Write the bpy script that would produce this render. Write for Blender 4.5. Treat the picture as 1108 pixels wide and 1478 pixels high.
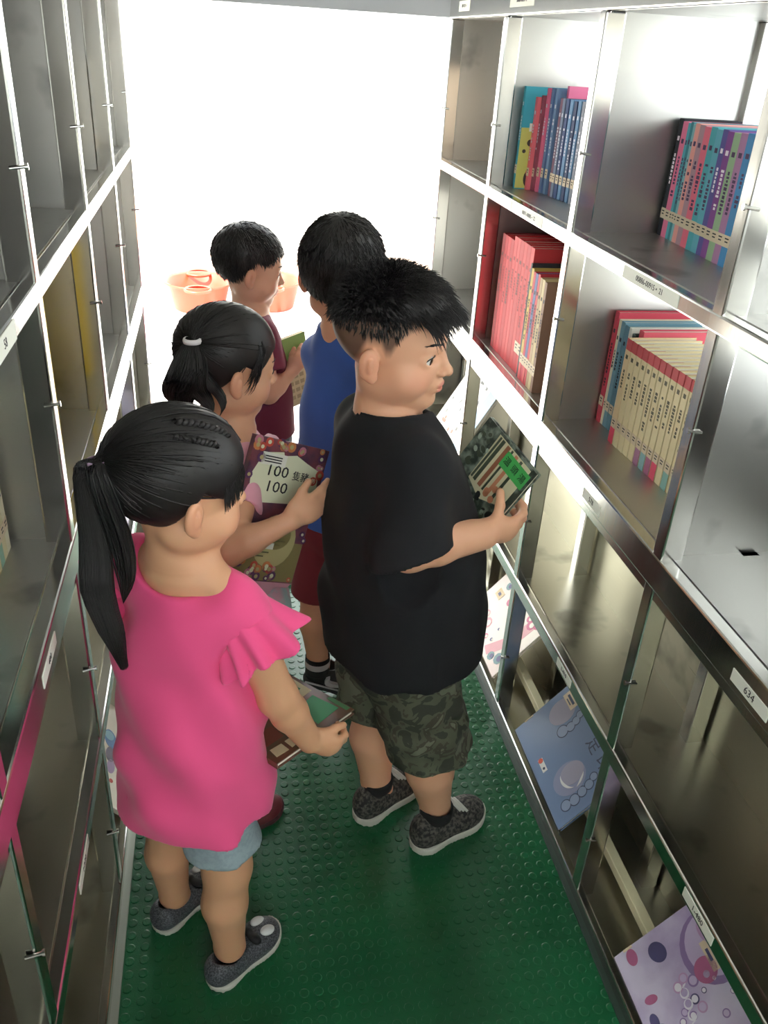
import bpy, bmesh, math, random
import numpy as np
from mathutils import Matrix, Vector
for o in list(bpy.data.objects): bpy.data.objects.remove(o)
S = bpy.context.scene
COL = S.collection
random.seed(7)
RNG = np.random.default_rng(7)
PI = math.pi

# ------------------------------------------------------------------ camera
cam_data = bpy.data.cameras.new('camera')
cam = bpy.data.objects.new('camera', cam_data)
COL.objects.link(cam)
R_ = np.array([[.98307, -.03552, .17975], [-.17473, -.48517, .85679], [.05678, -.87370, -.48317]])
cr, cu, cb = R_[:, 0], -R_[:, 1], -R_[:, 2]
cam.matrix_world = Matrix(((cr[0], cu[0], cb[0], 0), (cr[1], cu[1], cb[1], 0), (cr[2], cu[2], cb[2], 1.36), (0, 0, 0, 1)))
cam_data.sensor_fit = 'VERTICAL'
cam_data.sensor_height = 36.0
cam_data.lens = 1223.9 / 1478 * 36.0
cam_data.clip_start = 0.02
S.camera = cam

# ------------------------------------------------------------------ sky, sun, exposure
W = bpy.data.worlds.new('sky'); S.world = W; W.use_nodes = True
wn = W.node_tree.nodes; wl = W.node_tree.links
bg = wn['Background']
bg.inputs['Color'].default_value = (0.93, 0.97, 1.0, 1)
bg.inputs['Strength'].default_value = 2.2
sun_d = bpy.data.lights.new('sun', 'SUN'); sun_d.energy = 7.0; sun_d.angle = math.radians(1.0)
sun_d.color = (1.0, .96, .88)
sun = bpy.data.objects.new('sun', sun_d); COL.objects.link(sun)
sun.rotation_euler = Vector((0.55, 0.45, -0.75)).to_track_quat('-Z', 'Y').to_euler()
S.view_settings.view_transform = 'Standard'
S.view_settings.look = 'None'
S.view_settings.exposure = 1.52
S.view_settings.gamma = 1.0
S.view_settings.use_curve_mapping = False
S.cycles.use_denoising = True
S.cycles.max_bounces = 10
S.cycles.sample_clamp_indirect = 8.0

# ------------------------------------------------------------------ materials
def lin(c):
    return tuple(((v / 255) / 12.92 if v / 255 <= .04045 else ((v / 255 + .055) / 1.055) ** 2.4) for v in c)
MATS = {}
def mat(name, c, rough=.6, metal=0., noise=None, bump=None, spec=None, sheen=0., sss=0., tint=False, clear=0.):
    """c: 0-255 sRGB; noise=(scale, second colour, amount); bump=(scale, strength)"""
    if name in MATS: return MATS[name]
    m = bpy.data.materials.new(name); m.use_nodes = True
    nt = m.node_tree; N = nt.nodes; L = nt.links; b = N['Principled BSDF']
    b.inputs['Base Color'].default_value = (*lin(c), 1)
    b.inputs['Roughness'].default_value = rough
    b.inputs['Metallic'].default_value = metal
    if spec is not None: b.inputs['Specular IOR Level'].default_value = spec
    if sheen: b.inputs['Sheen Weight'].default_value = sheen
    if clear: b.inputs['Coat Weight'].default_value = clear; b.inputs['Coat Roughness'].default_value = .15
    if sss:
        b.inputs['Subsurface Weight'].default_value = sss
        b.inputs['Subsurface Radius'].default_value = (.012, .005, .003)
        b.inputs['Subsurface Scale'].default_value = 1.0
    tc = N.new('ShaderNodeTexCoord')
    if noise:
        t = N.new('ShaderNodeTexNoise'); t.inputs['Scale'].default_value = noise[0]; t.inputs['Detail'].default_value = 5
        r = N.new('ShaderNodeValToRGB'); r.color_ramp.elements[0].position = .42; r.color_ramp.elements[1].position = .62
        r.color_ramp.elements[0].color = (*lin(c), 1)
        a = noise[2]; c2 = tuple(x * (1 - a) + y * a for x, y in zip(lin(c), lin(noise[1])))
        r.color_ramp.elements[1].color = (*c2, 1)
        L.new(tc.outputs['Object'], t.inputs['Vector']); L.new(t.outputs['Fac'], r.inputs['Fac'])
        L.new(r.outputs['Color'], b.inputs['Base Color'])
    if tint:
        at = N.new('ShaderNodeAttribute'); at.attribute_name = 'tint'
        L.new(at.outputs['Color'], b.inputs['Base Color'])
    if bump:
        t = N.new('ShaderNodeTexNoise'); t.inputs['Scale'].default_value = bump[0]; t.inputs['Detail'].default_value = 6
        L.new(tc.outputs['Object'], t.inputs['Vector'])
        bm_ = N.new('ShaderNodeBump'); bm_.inputs['Strength'].default_value = bump[1]; bm_.inputs['Distance'].default_value = .004
        L.new(t.outputs['Fac'], bm_.inputs['Height']); L.new(bm_.outputs['Normal'], b.inputs['Normal'])
    MATS[name] = m
    return m

def steel(name, c, rough, streak=(1, 1, 60), stain=True):
    """brushed, slightly stained stainless steel"""
    m = bpy.data.materials.new(name); m.use_nodes = True
    nt = m.node_tree; N = nt.nodes; L = nt.links; b = N['Principled BSDF']
    b.inputs['Metallic'].default_value = 1.0
    tc = N.new('ShaderNodeTexCoord')
    mp = N.new('ShaderNodeMapping'); mp.inputs['Scale'].default_value = streak
    t = N.new('ShaderNodeTexNoise'); t.inputs['Scale'].default_value = 6; t.inputs['Detail'].default_value = 6
    L.new(tc.outputs['Object'], mp.inputs['Vector']); L.new(mp.outputs['Vector'], t.inputs['Vector'])
    r = N.new('ShaderNodeMapRange'); r.inputs['To Min'].default_value = rough - .07; r.inputs['To Max'].default_value = rough + .08
    L.new(t.outputs['Fac'], r.inputs['Value']); L.new(r.outputs['Result'], b.inputs['Roughness'])
    t2 = N.new('ShaderNodeTexNoise'); t2.inputs['Scale'].default_value = 9; t2.inputs['Detail'].default_value = 3
    L.new(tc.outputs['Object'], t2.inputs['Vector'])
    rp = N.new('ShaderNodeValToRGB')
    rp.color_ramp.elements[0].position = .28; rp.color_ramp.elements[1].position = .40
    k = .62 if stain else .95
    rp.color_ramp.elements[0].color = (*[x * k for x in lin(c)], 1); rp.color_ramp.elements[1].color = (*lin(c), 1)
    L.new(t2.outputs['Fac'], rp.inputs['Fac']); L.new(rp.outputs['Color'], b.inputs['Base Color'])
    MATS[name] = m
    return m

# ------------------------------------------------------------------ mesh helpers
class MB:
    def __init__(s): s.v = []; s.f = []; s.m = []
    def add(s, vs, fs, mi=0):
        n = len(s.v); s.v += [tuple(map(float, p)) for p in vs]; s.f += [tuple(i + n for i in f) for f in fs]; s.m += [mi] * len(fs); return s
    def box(s, lo, hi, mi=0, M=None):
        x0, y0, z0 = lo; x1, y1, z1 = hi
        vs = [(x0, y0, z0), (x1, y0, z0), (x1, y1, z0), (x0, y1, z0), (x0, y0, z1), (x1, y0, z1), (x1, y1, z1), (x0, y1, z1)]
        if M is not None: vs = [M @ Vector(p) for p in vs]
        return s.add(vs, [(0, 3, 2, 1), (4, 5, 6, 7), (0, 1, 5, 4), (1, 2, 6, 5), (2, 3, 7, 6), (3, 0, 4, 7)], mi)
    def prism(s, pts, z0, z1, mi=0, M=None):
        n = len(pts)
        vs = [(x, y, z0) for x, y in pts] + [(x, y, z1) for x, y in pts]
        if M is not None: vs = [M @ Vector(p) for p in vs]
        return s.add(vs, [tuple(range(n - 1, -1, -1)), tuple(range(n, 2 * n))] + [(i, (i + 1) % n, n + (i + 1) % n, n + i) for i in range(n)], mi)
    def disc(s, c, r, z0, z1, mi=0, M=None, n=24, ry=None, rot=0.):
        ry = ry or r
        P = []
        for i in range(n):
            a = 2 * PI * i / n; x, y = r * math.cos(a), ry * math.sin(a)
            P.append((c[0] + x * math.cos(rot) - y * math.sin(rot), c[1] + x * math.sin(rot) + y * math.cos(rot)))
        return s.prism(P, z0, z1, mi, M)
    def cyl(s, a, b, r, mi=0, n=12, r2=None):
        a = Vector(a); b = Vector(b); d = (b - a).normalized(); u = d.orthogonal().normalized(); w = d.cross(u); r2 = r if r2 is None else r2
        vs = [a + r * (math.cos(2 * PI * i / n) * u + math.sin(2 * PI * i / n) * w) for i in range(n)]
        vs += [b + r2 * (math.cos(2 * PI * i / n) * u + math.sin(2 * PI * i / n) * w) for i in range(n)]
        return s.add(vs, [tuple(range(n - 1, -1, -1)), tuple(range(n, 2 * n))] + [(i, (i + 1) % n, n + (i + 1) % n, n + i) for i in range(n)], mi)
    def lathe(s, prof, mi=0, n=40, c=(0, 0, 0)):
        k = len(prof); vs = []
        for i in range(n):
            a = 2 * PI * i / n
            vs += [(c[0] + r * math.cos(a), c[1] + r * math.sin(a), c[2] + z) for r, z in prof]
        fs = [(i * k + j, ((i + 1) % n) * k + j, ((i + 1) % n) * k + j + 1, i * k + j + 1) for i in range(n) for j in range(k - 1)]
        return s.add(vs, fs, mi)
    def text(s, body, size, M, mi=0, ext=.0002, align='CENTER', stretch=1.):
        cu_ = bpy.data.curves.new('t', 'FONT'); cu_.body = body; cu_.size = size; cu_.align_x = align; cu_.align_y = 'CENTER'; cu_.extrude = ext; cu_.resolution_u = 2
        ob = bpy.data.objects.new('t', cu_); COL.objects.link(ob)
        dg = bpy.context.evaluated_depsgraph_get()
        me = bpy.data.meshes.new_from_object(ob.evaluated_get(dg))
        s.add([M @ Vector((v.co[0] * stretch, v.co[1], v.co[2])) for v in me.vertices], [tuple(p.vertices) for p in me.polygons], mi)
        bpy.data.objects.remove(ob); bpy.data.curves.remove(cu_); bpy.data.meshes.remove(me)
        return s
    def build(s, name, mats, parent=None, bevel=0., smooth=False, loc=None, seg=2):
        me = bpy.data.meshes.new(name); me.from_pydata(s.v, [], s.f)
        if not isinstance(mats, (list, tuple)): mats = [mats]
        for m in mats: me.materials.append(m)
        me.polygons.foreach_set('material_index', s.m)
        if smooth: me.polygons.foreach_set('use_smooth', [True] * len(s.f))
        me.update()
        return link(name, me, parent, bevel, loc, seg)
def link(name, me, parent=None, bevel=0., loc=None, seg=2):
    o = bpy.data.objects.new(name, me); COL.objects.link(o)
    if parent is not None: o.parent = parent
    if loc is not None: o.location = loc
    if bevel:
        b = o.modifiers.new('bevel', 'BEVEL'); b.width = bevel; b.segments = seg; b.limit_method = 'ANGLE'; b.angle_limit = math.radians(40)
    return o
def np_mesh(name, V, F, mats, parent=None, smooth=True, tint=None):
    """quads or tris from numpy arrays"""
    me = bpy.data.meshes.new(name); k = F.shape[1]
    me.vertices.add(len(V)); me.vertices.foreach_set('co', np.ascontiguousarray(V, np.float32).ravel())
    me.loops.add(F.size); me.loops.foreach_set('vertex_index', np.ascontiguousarray(F, np.int32).ravel())
    me.polygons.add(len(F)); me.polygons.foreach_set('loop_start', np.arange(0, F.size, k, dtype=np.int32))
    me.update(calc_edges=True)
    if smooth: me.polygons.foreach_set('use_smooth', np.ones(len(F), bool))
    if tint is not None:
        a = me.color_attributes.new('tint', 'FLOAT_COLOR', 'POINT')
        a.data.foreach_set('color', np.ascontiguousarray(np.c_[tint, np.ones(len(V))], np.float32).ravel())
    if not isinstance(mats, (list, tuple)): mats = [mats]
    for m in mats: me.materials.append(m)
    me.update()
    return link(name, me, parent)
def thing(name, label, cat, loc=(0, 0, 0), M=None, group=None):
    o = bpy.data.objects.new(name, None); COL.objects.link(o); o.empty_display_size = .05
    if M is not None: o.matrix_world = M
    else: o.location = loc
    return tag(o, label, cat, group)
def tag(o, label, cat, group=None):
    o['label'] = label; o['category'] = cat
    if group: o['group'] = group
    return o
def struct(o): o['kind'] = 'structure'; return o
def axes(o, x, y, z):
    x, y, z = Vector(x), Vector(y), Vector(z)
    return Matrix(((x[0], y[0], z[0], o[0]), (x[1], y[1], z[1], o[1]), (x[2], y[2], z[2], o[2]), (0, 0, 0, 1)))

# ------------------------------------------------------------------ common materials
ST = steel('stainless_steel', (192, 191, 187), .36)
STL = steel('dull_steel', (182, 179, 163), .30)
STP = steel('polished_steel', (212, 211, 207), .17, (1, 60, 1), False)
STF = steel('steel_sheet', (200, 199, 194), .38, (40, 1, 40))
GREEN = mat('green_rubber', (18, 90, 53), .30, noise=(5, (13, 70, 41), .6), bump=(420, .12))
ALU = mat('threshold_metal', (150, 155, 145), .45, .7)
PAPER = mat('book_pages', (236, 230, 214), .8, bump=(300, .1))
WHITE = mat('white_card', (232, 234, 222), .6)
INK = mat('black_ink', (28, 30, 32), .6)
CALL = mat('call_number_sticker', (222, 205, 176), .6)
PLASTER = mat('white_plaster', (236, 236, 232), .9)
PAINT = mat('white_paint', (214, 214, 208), .55)

# ------------------------------------------------------------------ the vehicle shell
XR, XL, YF = .600, -.211, 2.44
BRU, BRL, BLU, BLL = .905, .765, -.476, -.372   # back panels: upper and lower rows
ROOF = 1.92
# floor: rubber with round studs
def floor_mesh():
    mb = MB(); mb.box((XL, -1.2, -.02), (XR, YF + .02, 0))
    V = [np.array(mb.v)]; n0 = 8; F = list(mb.f)
    p = .0235; k = 12
    a = np.arange(k) * 2 * PI / k
    ring = np.c_[np.cos(a), np.sin(a)]
    xs = np.arange(XL + .022, XR - .012, p); ys = np.arange(.45, YF - .01, p)
    base = []; 
    for j, y in enumerate(ys):
        for x in xs: base.append((x, y))
    base = np.array(base); n = len(base)
    lo = np.concatenate([base[:, None, :] + ring * .0080, np.zeros((n, k, 1))], 2)
    mid = np.concatenate([base[:, None, :] + ring * .0076, np.full((n, k, 1), .0010)], 2)
    hi = np.concatenate([base[:, None, :] + ring * .0064, np.full((n, k, 1), .0014)], 2)
    V.append(np.concatenate([lo, mid, hi], 1).reshape(-1, 3))
    for i in range(n):
        o = n0 + i * 3 * k
        for r in (0, k):
            F += [(o + r + t, o + r + (t + 1) % k, o + r + k + (t + 1) % k, o + r + k + t) for t in range(k)]
        F.append(tuple(o + 2 * k + t for t in range(k)))
    me = bpy.data.meshes.new('floor'); me.from_pydata(np.concatenate(V).tolist(), [], F); me.materials.append(GREEN); me.update()
    return me
struct(link('floor', floor_mesh()))
struct(MB().box((-.62, -1.2, -.12), (1.05, YF + .02, -.021)).build('trim_5', ALU))
struct(MB().box((-.62, -1.25, ROOF), (1.05, YF + .1, ROOF + .05)).build('ceiling', PAINT))
def side(name, x0, x1, win):
    if win == 2:
        mb = MB(); mb.box((x0, -1.25, -.12), (x1, YF + .1, .89)).box((x0, 1.422, .89), (x1, YF + .1, 1.06)).box((x0, -1.25, 1.06), (x1, YF + .1, 1.12)).box((x0, -1.25, .89), (x1, -.03, 1.06)).box((x0, .412, .89), (x1, .468, 1.06)).box((x0, .917, .89), (x1, .973, 1.06)).box((x0, -1.25, 1.455), (x1, YF + .1, ROOF))
        for a, b in zip([-1.25] + [p for p in (.44, .945, 1.45, 1.962)], (-.03, .44, .945, 1.45, YF + .1)):
            mb.box((x0, (a if a < -1 else 1.934 if b > 2 else b - .028), 1.12), (x1, (b if b < 0 or b > 2.4 else b + .028), 1.455))
        return struct(mb.build(name, PAINT))
    mb = MB()
    mb.box((x0, -1.25, -.12), (x1, YF + .1, 1.50)).box((x0, -1.25, 1.86), (x1, YF + .1, ROOF))
    for y0, y1 in ((-1.25, -1.10), (-.13, -.07), (.90, YF + .1)): mb.box((x0, y0, 1.5), (x1, y1, 1.86))
    return struct(mb.build(name, PAINT))
side('wall_right', .925, .965, 2); side('wall_left', -.535, -.495, 0)
GLASS = bpy.data.materials.new('window_glass'); GLASS.use_nodes = True
gb = GLASS.node_tree.nodes['Principled BSDF']; gb.inputs['Roughness'].default_value = .02; gb.inputs['Transmission Weight'].default_value = 1.0
gb.inputs['IOR'].default_value = 1.02; gb.inputs['Base Color'].default_value = (.97, 1, .98, 1)
k = 1
for xc, za, zb, spans in ((.945, 1.12, 1.455, ((-.03, .412), (.468, .917), (.973, 1.422), (1.478, 1.934))), (.945, .89, 1.06, ((-.03, .412), (.468, .917), (.973, 1.422))), (-.515, 1.5, 1.86, ((-1.10, -.13), (-.07, .90)))):  # last entry: unseen high left windows, added to light the right-hand dividers
    for y0, y1 in spans:
        w = struct(MB().box((xc - .003, y0, za), (xc + .003, y1, zb)).build('window_%d' % k, GLASS))
        fr = MB()
        for a, b in (((xc - .012, y0, za), (xc + .012, y1, za + .01)), ((xc - .012, y0, zb - .01), (xc + .012, y1, zb)), ((xc - .012, y0, za + .01), (xc + .012, y0 + .01, zb - .01)), ((xc - .012, y1 - .01, za + .01), (xc + .012, y1, zb - .01))): fr.box(a, b)
        fr.build('window_frame', STP, w); k += 1
# front bulkhead with the open doorway, header above it
struct(MB().box((-.535, YF + .02, 1.427), (.965, YF + .06, ROOF)).build('wall_front', mat('grey_header', (206, 210, 216), .5)))
struct(MB().box((-.535, YF + .02, -.12), (XL - .02, YF + .06, 1.427)).box((XR + .02, YF + .02, -.12), (.965, YF + .06, 1.427)).build('trim_1', STF))
struct(MB().box((-.535, -1.29, -.12), (.965, -1.25, 1.0)).box((-.535, -1.29, 1.84), (.965, -1.25, ROOF)).box((-.535, -1.29, 1.0), (-.40, -1.25, 1.84)).box((.88, -1.29, 1.0), (.965, -1.25, 1.84)).build('wall_back', PAINT))
w = struct(MB().box((-.40, -1.274, 1.0), (.88, -1.268, 1.84)).build('window_10', GLASS))  # unseen rear window, added to bring fill light from behind the camera
# metal edging strips along both sides of the rubber floor
struct(MB().box((XL - .001, .0, .0005), (XL + .013, YF, .0035)).build('trim_2', ALU, bevel=.001))
struct(MB().box((XR - .011, .0, .0005), (XR + .001, YF, .0035)).build('trim_3', mat('dark_edge_strip', (34, 52, 44), .5), bevel=.001))
# outside: sunlit paving and a white building wall
GZ = -.5
struct(MB().box((-14, YF + .2, GZ - .1), (14, 14, GZ)).build('ground', mat('pale_paving', (226, 222, 214), .9, noise=(3, (206, 202, 194), .6))))
struct(MB().box((-14, 11.0, GZ), (14, 11.2, 5.5)).build('wall_outside', PLASTER))
struct(MB().box((-6, 7.6, GZ), (6, 7.9, GZ + .12)).build('trim_4', mat('kerb_stone', (176, 150, 132), .9, noise=(8, (150, 130, 118), .6))))
mb = MB()
for a, b in (((1.28, 10.96, .9), (1.98, 11.0, .93)), ((1.28, 10.96, 1.77), (1.98, 11.0, 1.8)), ((1.28, 10.96, .93), (1.31, 11.0, 1.77)), ((1.95, 10.96, .93), (1.98, 11.0, 1.77))): mb.box(a, b)
struct(mb.build('window_11', mat('grey_frame', (150, 152, 156), .5)))

# ------------------------------------------------------------------ steel racks
ZA, ZB, ZC, ZT = 1.092, .738, .374, 1.424
def rack(name, label, s, xf, bu, bl, ys, cards):
    """s=+1: rack to the right (front at xf, depth towards +x); s=-1: mirrored"""
    t = thing(name, label, 'bookshelf', (xf, ys[0], 0))
    base = Vector((xf, ys[0], 0))
    def bx(lo, hi, mb=None):
        a = (min(lo[0], hi[0]), lo[1], lo[2]); b = (max(lo[0], hi[0]), hi[1], hi[2])
        mb = mb or MB(); return mb.box(Vector(a) - base, Vector(b) - base)
    X = lambda d: xf + s * d
    y0, y1 = ys[0], ys[-1]
    for z, th in ((ZA, .003), (ZB, .003), (ZT + .003, .003)):
        bx((X(.0225 if z < ZT else .013), y0, z - th), (bu, y1, z)).build('shelf', ST, t)
    bx((X(.0205), y0, ZC - .003), (bl, y1, ZC)).build('shelf', STL, t)
    bx((X(.0165), y0, .006), (bl, y1, .010)).build('shelf', STL, t)
    if s > 0:
        bx((bu, 1.45, ZB), (bu + .003, y1, ZA + .03)).build('back_panel', STF, t)
        bx((bu, y0, ZB), (bu + .003, 1.4499, ZB + .155)).build('back_panel', STF, t)
        bx((bu, y0, ZA - .03), (bu + .003, 1.4499, ZA + .03)).build('back_panel', STF, t)
    else: bx((bu, y0, ZB), (bu + s * .003, y1, ZT + .03)).build('back_panel', STF, t)
    bx((bl, y0, .0), (bl + s * .003, y1, ZB - .003)).build('back_panel', STL, t)
    for z0, z1, dp in ((ZA - .024, ZA, .020), (ZB - .050, ZB, .022), (ZC - .030, ZC, .020), (ZT, ZT + .048, .012), (0, .026, .016)):
        bx((X(0), y0 - .014, z0), (X(dp), y1 + .014, z1)).build('rail', STP, t, bevel=.003)
    bx((X(.004), y0 - .014, ZB - .068), (X(.016), y1 + .014, ZB - .050)).build('rail', STP, t, bevel=.002)
    for y in ys:
        bx((X(.0012), y - .013, .0), (X(.036), y + .013, ZT)).build('post', STP, t, bevel=.003)
        bx((X(.036), y - .002, ZB), (bu, y + .002, ZT)).build('divider', ST, t)
        bx((bu - s * .034, y - .016, ZB), (bu, y + .016, ZT)).build('back_post', ST, t, bevel=.002)
        bx((bl - s * .034, y - .013, .0), (bl - s * .004, y + .013, ZB)).build('back_post', STP, t, bevel=.002)
        for z in (ZA + .125, ZB + .20, ZC + .14, .16):
            p = Vector((X(.002), y - .008, z)) - base
            MB().cyl(p + Vector((s * .010, -.008, 0)), p + Vector((-s * .007, -.006, .002)), .0022).cyl(p + Vector((-s * .007, -.006, .002)), p + Vector((-s * .010, -.0057, .0023)), .0038).build('peg', STP, t, smooth=False)
    bx((X(.080), y0, .030), (X(.100), y1, .050)).build('display_bar', mat('cream_wood_bar', (214, 208, 172), .5), t, bevel=.002)
    for yc, w, zc, h, txt, sz in cards:
        mb = bx((X(-.0008), yc - w / 2, zc - h / 2), (X(.0), yc + w / 2, zc + h / 2))
        o = Vector((X(-.0009), yc, zc)) - base
        M = axes(o, (0, -s, 0), (0, 0, 1), (-s, 0, 0))
        red = 2 if '\u2022' in txt else 1
        if txt: mb.text(txt, sz, M, 1)
        mb.build('label_card', [WHITE, INK], t)
    return t
YR = [-.06, .44, .945, 1.45, 1.962, 2.43]
YL = [.14, .607, 1.066, 1.535, 1.994, 2.43]
cR = [(.682, .078, .7085, .0175, '634', .0145), (.640, .078, .3590, .017, '1-480', .0125), (1.170, .072, .706, .0175, '578', .0125),
      (1.145, .07, .3590, .017, '1-410', .012), (1.125, .175, ZA - .012, .019, '00886-00915 \u2022  21', .0115),
      (1.66, .16, ZA - .012, .019, '00871-00885 \u2022  22', .0105), (1.80, .06, ZA - .012, .019, '', .01),
      (2.30, .10, ZT + .025, .022, '880-920  4', .010), (1.86, .15, ZT + .025, .022, '00860-00870  8', .010), (1.24, .19, ZT + .025, .022, '00-31 04-21', .012), (.82, .2, ZT + .025, .022, '00-44 05-12', .012)]
cL = [(.862, .10, ZA - .012, .022, '58', .014), (.83, .085, .712, .0175, '480', .0115), (.83, .085, .3590, .017, '1-230', .0115), (1.40, .08, .712, .0175, '490', .0115)]
rack('steel_shelving', 'right-hand stainless steel rack holding the colourful rows of books', 1, XR, BRU, BRL, YR, cR)
rack('steel_shelving', 'left-hand stainless steel bookshelf rack, mostly empty, behind the girl in pink', -1, XL, BLU, BLL, YL, cL)

# ------------------------------------------------------------------ books standing on the shelves
def cmat(c, rough=.6):
    return mat('cover_%d_%d_%d' % tuple(c), c, rough, spec=.3)
def shelf_book(label, group, s, x, y, z, d, h, t, c, sticker=True, band=None, marks=(40, 40, 50), foot=None, cat='book', tilt=0.):
    """spine at x facing the aisle, occupying y..y+t; s=+1 right rack, -1 left rack"""
    o = thing('book', label, cat, group=group, M=axes((x, y, z), (s, 0, 0), (0, s, 0), (0, 0, 1)))
    if s < 0: o.location.y = y + t
    b = .0012; g = .0003
    mb = MB()
    mb.box((0, g, 0), (d, g + b, h)).box((0, t - g - b, 0), (d, t - g, h)).box((0, g + b, 0), (b, t - g - b, h))
    mats = [cmat(c)]
    if band: mats.append(cmat(band)); mb.box((-.0003, g, h * .90), (.0004, t - g, h), 1); mb.box((-.0002, g - .0002, h * .90), (.03, g + .0004, h), 1); mb.box((-.0002, t - g - .0004, h * .90), (.03, t - g + .0002, h), 1)
    if foot: mats.append(cmat(foot)); mb.box((-.0003, g, 0), (.0004, t - g, h * .16), len(mats) - 1)
    mats.append(cmat(marks)); k = len(mats) - 1
    rr = random.Random(label)
    zz = h * .82
    if marks and t > .006:
        mb.box((-.0004, t * .3, zz), (.0004, t * .7, zz + .007), k)
        zz -= .02; n = rr.randint(6, 13)
        for i in range(n):
            w = t * rr.uniform(.10, .22); hh = rr.uniform(.003, .0055)
            mb.box((-.0004, t / 2 - w, zz - hh), (.0004, t / 2 + w, zz), k); zz -= hh + .0018
            if rr.random() < .12: zz -= .008
            if zz < h * .32: break
    mb.build('cover', mats, o)
    MB().box((b + .0004, g + b + .0001, .002), (d - .003, t - g - b - .0001, h - .003)).build('pages', PAPER, o)
    if sticker:
        m2 = MB().box((-.0006, g, h * .155), (.0002, t - g, h * .245)); m2.box((-.0008, t * .3, h * .19), (0, t * .7, h * .2), 1).box((-.0008, t * .25, h * .215), (0, t * .75, h * .225), 1)
        m2.build('call_number_label', [CALL, INK], o)
    return o
ORD = ['first', 'second', 'third', 'fourth', 'fifth', 'sixth', 'seventh', 'eighth', 'ninth', 'tenth', 'eleventh', 'twelfth', 'thirteenth', 'fourteenth', 'fifteenth', 'sixteenth', 'seventeenth', 'eighteenth', 'nineteenth', 'twentieth', 'twenty-first', 'twenty-second', 'twenty-third']
PK, TL, SA, GP, PU, LG, MV, BL = (236, 128, 160), (96, 176, 190), (240, 170, 160), (188, 150, 160), (128, 92, 150), (160, 190, 150), (178, 130, 168), (74, 140, 190)
rowA = [('black', (44, 46, 54), .016), ('pink', PK, .018), ('teal', TL, .009), ('dark teal', (70, 140, 150), .009), ('pale teal', (140, 190, 196), .009), ('salmon', SA, .016), ('dusty pink', GP, .018), ('rose', (236, 120, 140), .021), ('turquoise', (92, 176, 186), .019), ('sea-blue', (110, 180, 196), .019), ('indigo', (104, 96, 158), .016), ('purple', (140, 84, 150), .019), ('sage green', LG, .020), ('mauve', MV, .020), ('sky blue', BL, .021), ('wide pink', (240, 150, 170), .030), ('navy', (60, 96, 150), .012), ('lilac', (200, 160, 190), .016), ('violet', (110, 100, 170), .014), ('bright blue', (70, 130, 190), .014), ('pale blue', (120, 170, 210), .014)]
y = 1.440
for i, (n, c, t) in enumerate(rowA):
    y -= t + .0004
    shelf_book('%s paperback, %s from far end of the upper right pastel row' % (n, ORD[i]), 'pastel paperbacks on the upper right shelf', 1, .762 - (1.44 - y) * .06, y, ZA + .0003, (.105 if i == 0 else .13), .184 + (.003 if i == 0 else random.uniform(-.002, .002)), t, c, marks=(250, 240, 245) if i in (0, 10, 11, 16) else (90, 70, 100))
# far compartment of the same shelf
y = 1.936
rowA2 = [('teal and yellow picture', (70, 168, 186), .012, .652, .205), ('pink', (238, 120, 130), .014, .676, .186), ('dark red', (150, 80, 96), .012, .684, .190), ('tall rose', (236, 120, 150), .014, .690, .205), ('slate blue', (96, 120, 160), .014, .694, .206), ('steel blue', (110, 140, 176), .015, .698, .206), ('tall pink', (240, 130, 170), .012, .716, .212), ('maroon', (120, 84, 104), .013, .700, .190), ('grey-blue', (120, 134, 160), .014, .700, .190), ('navy', (66, 84, 128), .016, .702, .190), ('cornflower', (110, 150, 190), .016, .704, .190), ('dark navy', (60, 74, 110), .016, .706, .188), ('blue', (100, 140, 180), .016, .708, .190), ('grey', (140, 146, 160), .016, .71, .190), ('dull blue', (88, 108, 150), .016, .712, .190)]
for i, (n, c, t, x, h) in enumerate(rowA2):
    y -= t + .0006
    o = shelf_book('%s book, %s in the far compartment of the upper right shelf' % (n, ORD[i]), 'books in the far compartment of the upper right shelf', 1, x, y, ZA + .0003, .15, h, t, c, marks=(210, 214, 224))
    if i == 0:
        YEL = cmat((206, 204, 110))
        MA = axes((0, 0, 0), (1, 0, 0), (0, 0, 1), (0, -1, 0))
        mb = MB(); mb.box((.0005, -.0004, .002), (.149, .0004, .125))
        mb.disc((.035, .035), .013, .0003, .0008, 1, MA); mb.disc((.030, .022), .012, .0003, .0007, 2, MA, ry=.018); mb.disc((.024, .095), .007, .0003, .0007, 2, MA); mb.disc((.012, .078), .004, .0003, .0007, 2, MA); mb.disc((.04, .085), .005, .0003, .0007, 2, MA)
        mb.box((.018, -.0008, .118), (.06, -.0003, .134), 3)
        mb.build('front_picture', [YEL, cmat((214, 92, 96)), cmat((74, 66, 60)), WHITE], o)
for i, (n, c, x, y, z, h) in enumerate([('cream', (226, 206, 186), .640, 2.012, ZA, .215), ('dark grey', (92, 96, 104), .646, 1.992, ZA, .24), ('slate', (96, 104, 112), .640, 2.0, ZB, .2), ('white', (226, 226, 220), .636, 2.02, ZB, .215)]):
    shelf_book('%s book edge showing behind the far right post, %s shelf' % (n, 'top' if z == ZA else 'second'), 'books behind the far right post', 1, x, y, z + .0003, .17, h, .016, c, sticker=False, marks=(150, 140, 130))
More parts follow.
